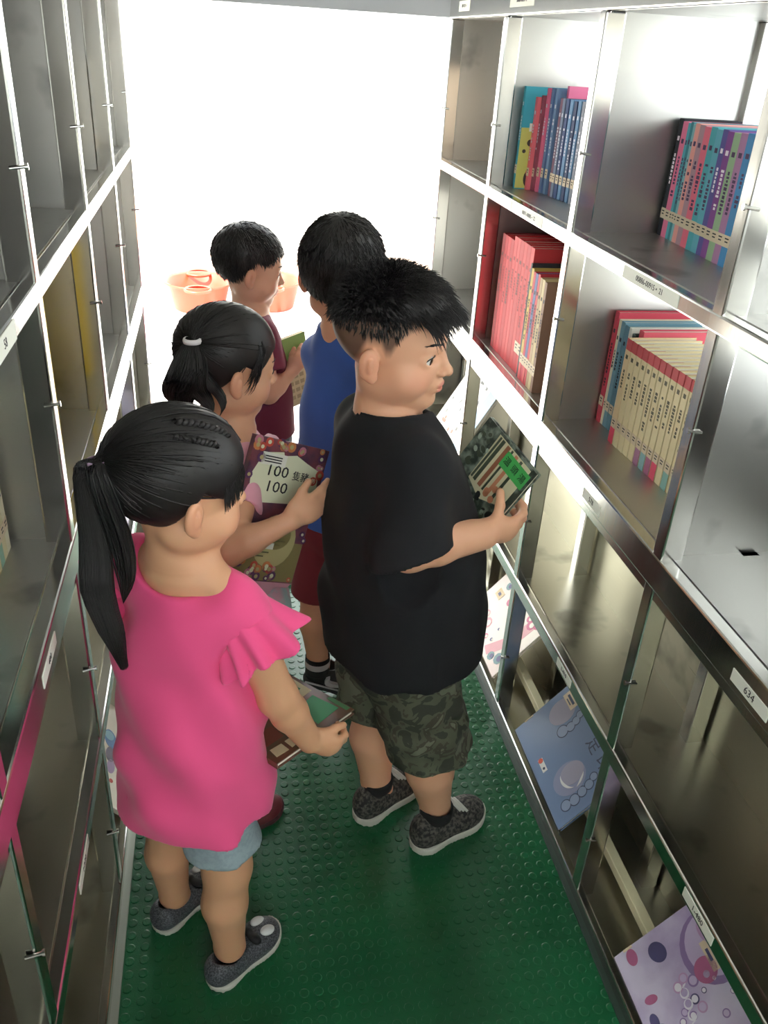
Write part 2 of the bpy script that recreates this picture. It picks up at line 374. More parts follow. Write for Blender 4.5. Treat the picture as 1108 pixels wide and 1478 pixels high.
# red set on the middle right shelf
y = 1.905
rowR = [((160, 50, 54), .020), ((190, 46, 54), .020), ((204, 60, 66), .019), ((184, 42, 52), .022), ((200, 56, 62), .022), ((208, 68, 72), .018), ((190, 48, 56), .024), ((202, 60, 64), .020), ((196, 52, 60), .022), ((210, 66, 70), .022)]
for i, (c, t) in enumerate(rowR):
    y -= t + .0006
    shelf_book('red hardback, %s from the far end of the red row' % ORD[i], 'red hardbacks on the middle right shelf', 1, .634, y, ZB + .0003, .20, .262 if i < 4 else .272, t, c, sticker=i > 7, marks=(150, 40, 48) if i % 3 else (110, 50, 50))
rowY = [('charcoal', (60, 62, 66), .008, .244), ('mustard', (206, 176, 90), .014, .236), ('crimson', (204, 62, 80), .012, .232), ('blue', (96, 110, 160), .014, .232), ('red', (206, 66, 76), .012, .234), ('tan', (190, 160, 124), .014, .23), ('straw', (214, 196, 150), .014, .23), ('brown', (150, 116, 96), .012, .228)]
for i, (n, c, t, h) in enumerate(rowY):
    y -= t + .0006
    shelf_book('%s book, %s after the red row on the middle right shelf' % (n, ORD[i]), 'mixed books after the red hardbacks', 1, .630, y, ZB + .0003, .19, h, t, c, sticker=i > 0, foot=(220, 90, 90) if i in (1, 3) else None)
# near compartment of the middle right shelf
y = 1.443
rowB = [('tall red', (206, 74, 92), .016, .216, .714), ('ivory', (232, 224, 196), .010, .205, .716), ('blue-grey', (120, 160, 176), .015, .205, .716), ('steel blue', (106, 146, 164), .014, .202, .717), ('white', (236, 236, 226), .010, .202, .718), ('dark green', (80, 92, 88), .012, .194, .72), ('pink-red', (220, 96, 112), .018, .205, .726)]
for i, (n, c, t, h, x) in enumerate(rowB):
    y -= t + .0006
    shelf_book('%s book, %s at the far end of the cream row' % (n, ORD[i]), 'large books at the far end of the middle right shelf', 1, x, y, ZB + .0003, .15 if i == 0 else .17 if i == 6 else .15, h, t, c)
CRM = (234, 220, 178)
feet = [(230, 86, 110), None, None, None, None, (170, 120, 150), (140, 180, 184), (176, 110, 140), (232, 92, 120), None, (140, 184, 176), None, None, None]
for i in range(14):
    t = .0185
    y -= t + .0004
    shelf_book('cream paperback with red top, %s from far end of the cream row' % ORD[i], 'cream paperbacks on the middle right shelf', 1, .697 + i * .0012, y, ZB + .0003, .13, .196, t, (CRM if i else (232, 210, 166)), band=(206, 92, 96), marks=(96, 92, 74), foot=feet[i])
# left rack
shelf_book('yellow book standing alone on the middle left shelf', None, -1, -.262, 1.300, ZB + .0003, .15, .262, .034, (226, 196, 70), sticker=False)
y = 1.045
for i, (n, c) in enumerate([('ivory', (226, 220, 190)), ('cream', (222, 212, 170)), ('pale green', (150, 190, 170)), ('straw', (214, 204, 160)), ('buff', (206, 196, 160)), ('mint', (160, 196, 180))]):
    y -= .0185
    shelf_book('%s book, %s from the divider on the near middle left shelf' % (n, ORD[i]), 'cream books at the left edge on the middle left shelf', -1, -.290, y, ZB + .0003, .14, .2, .018, c)
y = 1.90
for i, (n, c) in enumerate([('ivory', (230, 224, 206)), ('grey', (150, 156, 160)), ('slate blue', (106, 122, 136)), ('teal-grey', (130, 146, 150)), ('white', (228, 228, 224)), ('cream', (224, 214, 186))]):
    y -= .0165
    shelf_book('%s book, %s from the far end on the upper left shelf' % (n, ORD[i]), 'books on the far upper left shelf', -1, -.262, y, ZA + .0003, .14, .2, .016, c)

# ------------------------------------------------------------------ picture books, cover outward
def picture_book(label, M, w, h, t, c, group=None, pages_edge=True, name='picture_book', cat='picture book', rough=.35):
    """local frame: x along the cover's width, y up the cover, z out of the cover; origin at the lower left corner"""
    o = thing(name, label, cat, M=M, group=group)
    b = .0018
    MB().box((0, 0, t - b), (w, h, t)).box((0, 0, 0), (w, h, b)).box((0, 0, b), (b, h, t - b)).build('cover', mat(label[:24] + '_cover', c, rough, clear=.3) if not isinstance(c, bpy.types.Material) else c, o)
    MB().box((b + .0002, .003, b), (w - .003, h - .003, t - b)).build('pages', PAPER, o)
    return o
def art(o, t):
    mb = MB(); M = Matrix.Translation((0, 0, t))
    return mb, M
def lean_right(y0, x=.622, z=.021, a=(.66, .75)):
    n = math.hypot(*a); ux, uz = a[0] / n, a[1] / n
    return axes((x, y0, z), (0, -1, 0), (ux, 0, uz), (-uz, 0, ux))
def lean_left(y0, x=-.232, z=.021, a=(.66, .75)):
    n = math.hypot(*a); ux, uz = a[0] / n, a[1] / n
    return axes((x, y0, z), (0, 1, 0), (-ux, 0, uz), (uz, 0, ux))
G_ = 'picture books leaning in the bottom display row'
# blue book with footprints
t = .009
o = picture_book('blue picture book with big footprints leaning in the bottom right row', lean_right(1.345), .278, .192, t, (112, 136, 172), G_)
mb, M = art(o, t)
mb.box((.001, .001, t - .0003), (.277, .191, t + .0001), 0)
e = .0004
mb.disc((.198, .068), .036, -e, e, 1, M, ry=.041); mb.disc((.192, .078), .024, 0, 2 * e, 2, M, ry=.030)
for (u, v, r) in ((.245, .036, .011), (.247, .058, .011), (.243, .080, .010), (.240, .1, .0095), (.232, .116, .008)): mb.disc((u, v), r + .002, -e, e, 3, M); mb.disc((u, v), r, 0, 1.5 * e, 4, M)
mb.disc((.048, .120), .030, -e, e, 2, M, ry=.036)
for (u, v, r) in ((.092, .100, .013), (.096, .121, .010), (.093, .138, .009), (.086, .152, .008)): mb.disc((u, v), r + .002, -e, e, 3, M); mb.disc((u, v), r, 0, 1.5 * e, 4, M)
# crescent highlights on the heel print
def crescent(c, r, a0, a1, wd, mi):
    n = 14; P = []
    for i in range(n + 1):
        a = a0 + (a1 - a0) * i / n; P.append((c[0] + r * math.cos(a), c[1] + r * math.sin(a)))
    for i in range(n, -1, -1):
        a = a0 + (a1 - a0) * i / n; q = r - wd * math.sin(PI * i / n); P.append((c[0] + q * math.cos(a), c[1] + q * math.sin(a)))
    mb.prism(P[:-1], e, 3 * e, mi, M)
crescent((.196, .074), .027, -2.2, -.2, .006, 5); crescent((.196, .074), .030, .0, 1.2, .005, 5)
for txt, u in (('足', .172), ('印', .222)): mb.text(txt, .038, M @ Matrix.Translation((u, .146, 0)), 3, ext=e)
mb.box((.016, .138, 0), (.062, .162, 2 * e), 6, M).box((.024, .148, 0), (.054, .154, 3 * e), 3, M).box((.03, .142, 0), (.05, .1445, 3 * e), 3, M)
mb.box((.112, .020, 0), (.146, .032, 2 * e), 5, M).disc((.117, .026), .006, 0, 3 * e, 7, M).disc((.138, .026), .003, 0, 3 * e, 3, M)
mb.box((.0, .03, 0), (.003, .055, 2 * e), 6, M)
mb.build('cover_picture', [MATS['blue picture book with b_cover'], mat('foot_print', (140, 148, 178), .4), mat('foot_print_light', (160, 158, 178), .4), mat('foot_ink', (58, 70, 96), .5), mat('toe_print', (138, 156, 186), .4), mat('crescent_white', (226, 228, 226), .4), CALL, mat('tag_red', (214, 92, 70), .5)], o)
# purple book with cells
o = picture_book('purple and white picture book with round bubbles, nearest in the bottom right row', lean_right(.798), .285, .192, t, mat('purple_cover', (206, 198, 222), .35, noise=(9, (160, 140, 186), .8), clear=.3), G_)
mb, M = art(o, t); rr = random.Random(4)
mb.box((.001, .001, t - .0003), (.284, .191, t + .0001), 0)
mb.disc((.075, .165), .058, -e, e, 1, M); mb.disc((.072, .168), .050, 0, 1.5 * e, 2, M); mb.disc((.05, .172), .026, e, 2 * e, 3, M, ry=.02); mb.disc((.1, .135), .02, e, 2 * e, 4, M)
mb.disc((.035, .075), .018, 0, e, 5, M, ry=.015, rot=.5); mb.disc((.018, .03), .014, 0, e, 4, M, ry=.010); mb.disc((.09, .03), .012, 0, e, 4, M, ry=.007, rot=1.4)
mb.disc((.175, .05), .021, 0, e, 5, M); mb.disc((.175, .05), .018, e, 2 * e, 6, M); mb.box((.157, .049, 2 * e), (.193, .051, 3 * e), 5, M); mb.box((.174, .032, 2 * e), (.176, .068, 3 * e), 5, M)
for i in range(22):
    u, v, r = rr.uniform(.09, .275), rr.uniform(.06, .18), rr.uniform(.004, .010)
    mb.disc((u, v), r, 0, e, rr.choice((1, 3, 5)), M); mb.disc((u, v), r * .7, e, 2 * e, rr.choice((2, 6)), M)
for i in range(9):
    u = .12 + i * .016; mb.disc((u, .020 + .008 * math.sin(i * 2.)), .012, 0, e, rr.choice((5, 1)), M, ry=.008, rot=i)
for i in range(6): crescent((.095 + i * .016, .088 - i * .002), .008, rr.uniform(0, 6), rr.uniform(7, 10), .003, 6)
mb.box((.062, .145, 0), (.110, .158, 2 * e), 7, M).box((.075, .149, 0), (.095, .154, 3 * e), 5, M).box((.0, .02, 0), (.004, .038, 2 * e), 7, M)
mb.build('cover_picture', [MATS['purple_cover'], mat('cell_violet', (140, 118, 168), .4), mat('cell_lilac', (196, 180, 212), .4), mat('cell_pink', (186, 150, 190), .4), mat('cell_rose', (176, 100, 140), .4), mat('cell_navy', (84, 80, 122), .4), mat('cell_white', (228, 226, 234), .4), CALL], o)
# pink and white book
o = picture_book('pink and white picture book in bottom right row beside the boy in black', lean_right(1.795), .268, .192, t, mat('pink_white_cover', (240, 232, 218), .35, noise=(6, (238, 214, 212), .8), clear=.3), G_)
mb, M = art(o, t); rr = random.Random(9)
mb.box((.001, .001, t - .0003), (.267, .191, t + .0001), 0)
P = [(.16, .015), (.19, .01), (.235, .09), (.24, .17), (.21, .17), (.2, .09)]; mb.prism(P, 0, e, 1, M)
for (u, v, r, k) in ((.232, .035, .016, 3), (.205, .02, .012, 3), (.10, .13, .012, 2), (.12, .155, .008, 2), (.22, .15, .014, 2), (.235, .165, .014, 2), (.2, .155, .010, 2), (.135, .03, .008, 2), (.1, .05, .016, 1), (.07, .06, .012, 1), (.05, .150, .012, 3), (.06, .165, .010, 4), (.16, .04, .005, 4), (.15, .07, .004, 4)):
    mb.disc((u, v), r, e, 2 * e, k, M, n=9); mb.disc((u + .003, v + .002), r * .55, 2 * e, 3 * e, 0 if k != 3 else 4, M, n=9)
mb.box((.03, .105, e), (.062, .128, 2 * e), 5, M).box((.04, .112, e), (.052, .120, 3 * e), 4, M)
mb.build('cover_picture', [MATS['pink_white_cover'], mat('pw_rose', (238, 170, 180), .4), mat('pw_pink', (226, 110, 150), .4), mat('pw_teal', (110, 150, 160), .4), mat('pw_ink', (90, 90, 140), .4), mat('pw_tag', (240, 214, 160), .4)], o)
# white sketch-cover book on the shelf above
o = picture_book('white picture book with grey sketches on the lower right shelf behind the black t-shirt boy', lean_right(2.29, .624, ZC + .001, (.50, .86)), .255, .235, t, (232, 228, 216), None)
mb, M = art(o, t); rr = random.Random(3)
mb.box((.2, 0.0, 0), (.255, .235, e), 2, M)
for i in range(26):
    u, v = rr.uniform(.01, .18), rr.uniform(.09, .2); mb.disc((u, v), rr.uniform(.003, .008), 0, e, 1, M, n=7, ry=rr.uniform(.003, .012), rot=rr.uniform(0, 3))
mb.prism([(.01, .03), (.18, .02), (.19, .07), (.02, .085)], 0, 1.5 * e, 3, M)
for i in range(8): mb.disc((rr.uniform(.02, .17), rr.uniform(.02, .06)), .006, e, 2.5 * e, rr.choice((1, 4)), M, n=8)
mb.build('cover_picture', [WHITE, mat('sketch_grey', (120, 124, 122), .5), mat('pale_blue_band', (140, 184, 214), .4), mat('peach_band', (238, 200, 170), .4), mat('sketch_red', (206, 96, 76), .5)], o)
# left rack display books
o = picture_book('white picture book with blue creature leaning in the bottom left row', lean_left(1.215), .262, .19, t, (226, 230, 224), G_)
mb, M = art(o, t)
mb.disc((.185, .11), .026, 0, e, 1, M, ry=.018, rot=.5); mb.disc((.195, .115), .014, e, 2 * e, 2, M); mb.disc((.165, .09), .010, 0, e, 2, M); mb.disc((.12, .10), .030, 0, e, 3, M, ry=.016, rot=.9); mb.disc((.1, .08), .020, 0, e, 4, M, ry=.01, rot=.6)
mb.disc((.06, .09), .006, 0, e, 5, M); mb.disc((.165, .050), .024, 0, e, 1, M, ry=.016, rot=.3); mb.disc((.172, .054), .012, e, 2 * e, 2, M); mb.disc((.125, .045), .020, 0, e, 3, M, ry=.012); mb.disc((.095, .04), .018, 0, e, 4, M, ry=.010); mb.disc((.06, .035), .005, 0, e, 5, M); mb.box((.02, .03, 0), (.028, .10, e), 6, M).box((.034, .04, 0), (.04, .09, e), 6, M).box((.0, .0, e), (.262, .006, 2 * e), 2, M)
mb.build('cover_picture', [WHITE, mat('creature_blue', (74, 128, 190), .4), mat('creature_sky', (130, 190, 214), .4), mat('creature_plum', (92, 84, 116), .4), mat('creature_lilac', (170, 150, 190), .4), mat('creature_red', (214, 90, 80), .4), INK], o)
o = picture_book('violet and white picture book leaning on the lower left shelf behind the ponytail', lean_left(1.60, -.232, ZC + .001, (.50, .86)), .24, .2, t, (150, 150, 206), None)
mb, M = art(o, t); rr = random.Random(5)
for i in range(18): mb.disc((rr.uniform(.02, .22), rr.uniform(.02, .18)), rr.uniform(.006, .018), 0, e, rr.choice((0, 1, 2)), M)
mb.build('cover_picture', [WHITE, mat('v1', (110, 116, 190), .4), mat('v2', (206, 190, 222), .4)], o)
# ------------------------------------------------------------------ orange wash basins on the ground outside
ORANGE = mat('orange_plastic', (176, 62, 36), .4)
for i, (x, y, r, lab) in enumerate(((-.164, 6.60, .255, 'orange plastic wash basin on the ground outside, left of the toddler'), (.372, 6.66, .255, 'orange plastic wash basin on the ground outside, right of the toddler'))):
    b = thing('wash_basin', lab, 'basin', (x, y, GZ), group='orange wash basins outside')
    MB().lathe([(0, .004), (r * .70, .0), (r * .74, .01), (r * .93, .19), (r * 1.02, .20), (r * 1.04, .21), (r * 1.02, .218), (r * .91, .206), (r * .70, .02), (0, .016)], n=48).build('bowl', ORANGE, b, smooth=True)
    for s in (-1, 1):
        MB().lathe([(.085, .19), (.10, .195), (.105, .205), (.095, .216), (.082, .21)], n=24, c=(0, s * r * .98, 0)).build('handle', ORANGE, b, smooth=True)

# ------------------------------------------------------------------ sculpting: signed-distance shapes meshed with surface nets
def V3(*a): return np.array(a, float)
def unit(v): v = np.asarray(v, float); return v / np.linalg.norm(v)
def grid_axis(lo, hi, h, fine=()):
    """axis coordinates with spacing h, refined inside the (lo, hi, h) intervals of fine"""
    out = [lo]
    while out[-1] < hi:
        st = h
        for a, b, hh in fine:
            if a <= out[-1] <= b: st = min(st, hh)
        out.append(out[-1] + st)
    return np.array(out, np.float32)
class Field:
    def __init__(s, ax, ay, az):
        s.ax = (ax, ay, az); s.D = np.full((len(ax), len(ay), len(az)), .2, np.float32)
    def sub(s, lo, hi):
        sl = []
        for a, l, h in zip(s.ax, lo, hi): sl.append(slice(max(0, np.searchsorted(a, l) - 1), min(len(a), np.searchsorted(a, h) + 1)))
        P = (s.ax[0][sl[0]][:, None, None], s.ax[1][sl[1]][None, :, None], s.ax[2][sl[2]][None, None, :])
        return tuple(sl), P
    def put(s, prim, mode='u', k=.01):
        lo, hi, f = prim; m = k + .012
        sl, P = s.sub(np.asarray(lo) - m, np.asarray(hi) + m)
        A = s.D[sl]
        if A.size == 0: return s
        B = f(*P).astype(np.float32)
        if mode == 'u': s.D[sl] = smin(A, B, k)
        elif mode == 's': s.D[sl] = -smin(-A, B, k)
        elif mode == 'i': s.D[sl] = -smin(-A, -B, k)
        elif mode == 'd': s.D[sl] = A + B          # displacement
        return s
    def all(s, g, mode, k=.004):
        lo = [a[0] for a in s.ax]; hi = [a[-1] for a in s.ax]
        return s.put((lo, hi, g), mode, k)
    def mesh(s):
        D = s.D; I = D < 0
        c = np.zeros(tuple(n - 1 for n in D.shape), np.int8)
        for i in (0, 1):
            for j in (0, 1):
                for k in (0, 1): c += I[i:i + c.shape[0], j:j + c.shape[1], k:k + c.shape[2]]
        act = np.argwhere((c > 0) & (c < 8)); idx = np.full(c.shape, -1, np.int32); idx[tuple(act.T)] = np.arange(len(act))
        offs = [(i, j, k) for i in (0, 1) for j in (0, 1) for k in (0, 1)]
        vals = np.stack([D[act[:, 0] + o[0], act[:, 1] + o[1], act[:, 2] + o[2]] for o in offs], 1)
        acc = np.zeros((len(act), 3)); cnt = np.zeros(len(act))
        for a in range(8):
            for b in range(a + 1, 8):
                d = np.abs(np.array(offs[a]) - offs[b]).sum()
                if d != 1: continue
                va, vb = vals[:, a], vals[:, b]; x = (va < 0) != (vb < 0)
                t = np.where(x, va / np.where(x, va - vb, 1), 0)
                p = np.array(offs[a]) + t[:, None] * (np.array(offs[b]) - np.array(offs[a]))
                acc += np.where(x[:, None], p, 0); cnt += x
        p = act + acc / cnt[:, None]
        V = np.stack([np.interp(p[:, i], np.arange(len(s.ax[i])), s.ax[i]) for i in range(3)], 1)
        Q = []
        for ax in range(3):
            u, w = (ax + 1) % 3, (ax + 2) % 3
            s0 = [slice(None)] * 3; s1 = [slice(None)] * 3; s0[ax] = slice(0, -1); s1[ax] = slice(1, None)
            for q in (s0, s1): q[u] = slice(1, -1); q[w] = slice(1, -1)
            X = I[tuple(s0)] != I[tuple(s1)]; e = np.argwhere(X)
            if len(e) == 0: continue
            ins = I[tuple(s0)][tuple(e.T)]
            e[:, u] += 1; e[:, w] += 1
            def cell(du, dw):
                g = e.copy(); g[:, u] -= du; g[:, w] -= dw; return idx[tuple(g.T)]
            q = np.stack([cell(1, 1), cell(0, 1), cell(0, 0), cell(1, 0)], 1)
            q[~ins] = q[~ins][:, ::-1]
            Q.append(q)
        return V, np.concatenate(Q)
def smin(a, b, k):
    if k <= 0: return np.minimum(a, b)
    h = np.clip(.5 + .5 * (b - a) / k, 0, 1)
    return b + (a - b) * h - k * h * (1 - h)
def cone(a, b, r1, r2, sq=None):
    """tapered capsule"""
    a = np.asarray(a, float); b = np.asarray(b, float); ba = b - a; L = float(ba @ ba) + 1e-12; R = max(r1, r2)
    def f(x, y, z):
        h = np.clip(((x - a[0]) * ba[0] + (y - a[1]) * ba[1] + (z - a[2]) * ba[2]) / L, 0, 1)
        return np.sqrt((x - a[0] - h * ba[0]) ** 2 + (y - a[1] - h * ba[1]) ** 2 + (z - a[2] - h * ba[2]) ** 2) - (r1 + (r2 - r1) * h)
    return np.minimum(a, b) - R, np.maximum(a, b) + R, f
def ell(c, r, M=None):
    """ellipsoid; rows of M are its axes"""
    c = np.asarray(c, float); r = np.asarray(r, float); M = np.eye(3) if M is None else np.asarray(M, float)
    e = np.sqrt(((M.T * r) ** 2).sum(1))
    def f(x, y, z):
        X, Y, Z = x - c[0], y - c[1], z - c[2]
        q = [M[i, 0] * X + M[i, 1] * Y + M[i, 2] * Z for i in range(3)]
        k0 = np.sqrt(sum((q[i] / r[i]) ** 2 for i in range(3))); k1 = np.sqrt(sum((q[i] / r[i] ** 2) ** 2 for i in range(3))) + 1e-9
        return k0 * (k0 - 1) / k1
    return c - e, c + e, f
def rbox(c, h, M=None, r=.004):
    c = np.asarray(c, float); h = np.asarray(h, float); M = np.eye(3) if M is None else np.asarray(M, float)
    e = np.abs(M.T * h).sum(1)
    def f(x, y, z):
        X, Y, Z = x - c[0], y - c[1], z - c[2]
        q = [np.abs(M[i, 0] * X + M[i, 1] * Y + M[i, 2] * Z) - h[i] + r for i in range(3)]
        return np.sqrt(sum(np.maximum(v, 0) ** 2 for v in q)) + np.minimum(np.maximum(np.maximum(q[0], q[1]), q[2]), 0) - r
    return c - e, c + e, f
def loft(o, F, tab, n=2.2, zlo=None, zhi=None, ph=0.):
    """stack of superelliptic sections: rows z, half width, front depth, back depth, shift right, shift forward; F rows = right, forward (horizontal)"""
    T = np.array(tab, float); o = np.asarray(o, float)
    zs = np.linspace(T[0, 0], T[-1, 0], 160)
    def sm(j):   # smooth interpolation
        return np.interp(zs, T[:, 0], T[:, j])
    C = [np.convolve(np.pad(sm(j), 7, 'edge'), np.ones(15) / 15, 'valid') for j in range(1, 6)]
    R = (T[:, 1].max() + T[:, 2:4].max() + abs(T[:, 4:]).max())
    z0 = T[0, 0] if zlo is None else zlo; z1 = T[-1, 0] if zhi is None else zhi
    def f(x, y, z):
        zz = np.asarray(z, float).ravel()
        a, fr, bk, sr, sf = [np.interp(zz, zs, c)[None, None, :] for c in C]
        X = (x - o[0]) * F[0][0] + (y - o[1]) * F[0][1] - sr
        Y = (x - o[0]) * F[1][0] + (y - o[1]) * F[1][1] - sf
        b = np.where(Y > 0, fr, bk)
        d = ((np.abs(X / a) ** n + np.abs(Y / b) ** n) ** (1 / n) - 1) * np.minimum(a, b)
        return np.maximum(d, np.maximum(z0 - z, z - z1))
    return (o[0] - R, o[1] - R, z0), (o[0] + R, o[1] + R, z1), f
def plane_cut(prim, p, n):
    """keep the part of prim behind the plane (n points to the removed side)"""
    lo, hi, f = prim; p = np.asarray(p, float); n = unit(n)
    return lo, hi, lambda x, y, z: np.maximum(f(x, y, z), (x - p[0]) * n[0] + (y - p[1]) * n[1] + (z - p[2]) * n[2])
def shell_end(prim, inner):
    lo, hi, f = prim; g = inner[2]
    return lo, hi, lambda x, y, z: np.maximum(f(x, y, z), -g(x, y, z))
def waves(seed, amp, ks):
    r = np.random.default_rng(seed); W_ = [(unit(np.array(d) + r.normal(0, .18, 3)) * 2 * PI / wl, r.uniform(0, 6.28), amp * a) for d, wl, a in ks]
    def f(x, y, z):
        s = 0
        for k, p, a in W_:
            q = np.sin(k[0] * x + k[1] * y + k[2] * z + p + 1.3 * np.sin(9 * x - 11 * y + 7 * z + p))
            s = s + a * q
        return s + 0 * x * y * z
    return f
def strands_mesh(paths, rad, sides=3):
    """paths (n,k,3); rad (k,) or (n,k); open tapered tubes"""
    P = np.asarray(paths, float); n, k, _ = P.shape
    rad = np.broadcast_to(rad, (n, k))
    T = np.gradient(P, axis=1); T /= np.linalg.norm(T, axis=2, keepdims=True) + 1e-9
    up = np.where(np.abs(T[..., 2:3]) > .9, np.array([1., 0, 0]), np.array([0, 0, 1.]))
    U = np.cross(T, up); U /= np.linalg.norm(U, axis=2, keepdims=True) + 1e-9; Wv = np.cross(T, U)
    V = np.concatenate([(P + rad[..., None] * (math.cos(2 * PI * i / sides) * U + math.sin(2 * PI * i / sides) * Wv))[:, :, None] for i in range(sides)], 2).reshape(-1, 3)
    F = []
    base = (np.arange(n) * k * sides)[:, None]
    for j in range(k - 1):
        for i in range(sides):
            i2 = (i + 1) % sides
            F.append(np.stack([base[:, 0] + j * sides + i, base[:, 0] + j * sides + i2, base[:, 0] + (j + 1) * sides + i2, base[:, 0] + (j + 1) * sides + i], 1))
    return V, np.concatenate(F)
def bezier(P, k):
    P = np.asarray(P, float); t = np.linspace(0, 1, k)
    n = len(P) - 1; out = 0
    for i in range(n + 1): out = out + (math.comb(n, i) * t ** i * (1 - t) ** (n - i))[:, None] * P[i]
    return out
def smooth_path(P, k):
    """Catmull-Rom through points"""
    P = np.asarray(P, float); Q = np.vstack([2 * P[0] - P[1], P, 2 * P[-1] - P[-2]]); m = len(P) - 1
    out = []
    for s in np.linspace(0, m - 1e-6, k):
        i = int(s); t = s - i; a, b, c, d = Q[i:i + 4]
        out.append(.5 * (2 * b + (c - a) * t + (2 * a - 5 * b + 4 * c - d) * t * t + (3 * b - a - 3 * c + d) * t ** 3))
    return np.array(out)

# ------------------------------------------------------------------ children
def frame(az, pitch=0., roll=0.):
    """rows: right, forward, up of something facing azimuth az (degrees, 0 = +x), pitched down by pitch, rolled to its right by roll"""
    a, p, r = map(math.radians, (az, pitch, roll))
    fw = V3(math.cos(a) * math.cos(p), math.sin(a) * math.cos(p), -math.sin(p)); rt = V3(math.sin(a), -math.cos(a), 0); up = np.cross(rt, fw)
    return np.array([math.cos(r) * rt - math.sin(r) * up, fw, math.sin(r) * rt + math.cos(r) * up])
class Head:
    def __init__(s, c, az, pitch, roll, k): s.c = np.asarray(c, float); s.M = frame(az, pitch, roll); s.k = k
    def w(s, *p): return s.c + s.k * (np.asarray(p, float) @ s.M)
    def loc(s, V): return ((V - s.c) @ s.M.T) / s.k
    def ell(s, c, r, R=None): return ell(s.w(*c), np.asarray(r) * s.k, s.M if R is None else R @ s.M)
    def cone(s, a, b, r1, r2): return cone(s.w(*a), s.w(*b), r1 * s.k, r2 * s.k)
CR = ((0, -.012, .030), (.073, .091, .079))       # cranium
def rotz(a): c, s_ = math.cos(a), math.sin(a); return np.array([[c, s_, 0], [-s_, c, 0], [0, 0, 1]])
def head_sdf(F, H, chub=1., ears=(1, -1)):
    k = H.k
    F.put(H.ell(*CR), 'u', 0)
    F.put(H.ell((0, .026, -.016), (.060, .060, .072)), 'u', .02 * k)
    for s in (1, -1):
        F.put(H.ell((s * .035, .040, -.040), (.031 * chub, .031 * chub, .030)), 'u', .018 * k)
        F.put(H.ell((s * .036, .008, -.055), (.026, .045, .030)), 'u', .018 * k)
    F.put(H.ell((0, .055, -.079), (.025, .027, .020)), 'u', .016 * k)
    F.put(H.ell((0, .045, -.070), (.034, .03, .024)), 'u', .014 * k)
    F.put(H.ell((0, .066, .018), (.045, .012, .014)), 'u', .012 * k)          # brow
    F.put(H.cone((0, .080, .002), (0, .093, -.022), .0055, .0085), 'u', .010 * k)
    F.put(H.ell((0, .0965, -.0245), (.0085, .0075, .0075)), 'u', .006 * k)
    for s in (1, -1): F.put(H.ell((s * .0100, .0885, -.0275), (.0065, .0070, .0055)), 'u', .004 * k)
    for s in (1, -1): F.put(H.ell((s * .0055, .0945, -.0335), (.0030, .0040, .0025)), 's', .002 * k)
    F.put(H.ell((0, .077, -.050), (.022, .012, .016)), 'u', .010 * k)          # muzzle
    F.put(H.ell((0, .0862, -.0478), (.0150, .0065, .0048)), 'u', .003 * k)
    F.put(H.ell((0, .0845, -.0575), (.0130, .0070, .0056)), 'u', .003 * k)
    F.put(H.ell((0, .0918, -.0526), (.0175, .0085, .0011)), 's', .0015 * k)
    F.put(H.ell((0, .0890, -.0660), (.012, .006, .0040)), 's', .006 * k)
    for s in (1, -1):
        F.put(H.ell((s * .031, .082, .0005), (.019, .0085, .0085)), 's', .010 * k)      # socket
        F.put(H.ell((s * .031, .0655, -.001), (.0180, .0134, .0128)), 'u', .005 * k)     # lids
        F.put(H.ell((s * .0315, .0790, -.0015), (.0164, .0105, .0074), rotz(-s * .25)), 's', .0012 * k)   # opening
    for s in ears:
        R = rotz(s * .42)
        F.put(H.ell((s * .0755, -.010, -.016), (.0078, .0160, .0255), R), 'u', .004 * k)
        F.put(H.ell((s * .0735, -.004, -.036), (.0070, .0095, .0105), R), 'u', .004 * k)
        F.put(H.ell((s * .0840, -.004, -.010), (.0060, .0090, .0155), R), 's', .003 * k)
        F.put(H.ell((s * .0815, -.006, -.016), (.0045, .0050, .0120), R), 'u', .003 * k)
        F.put(H.ell((s * .0820, .004, -.022), (.0055, .0045, .0060), R), 's', .002 * k)
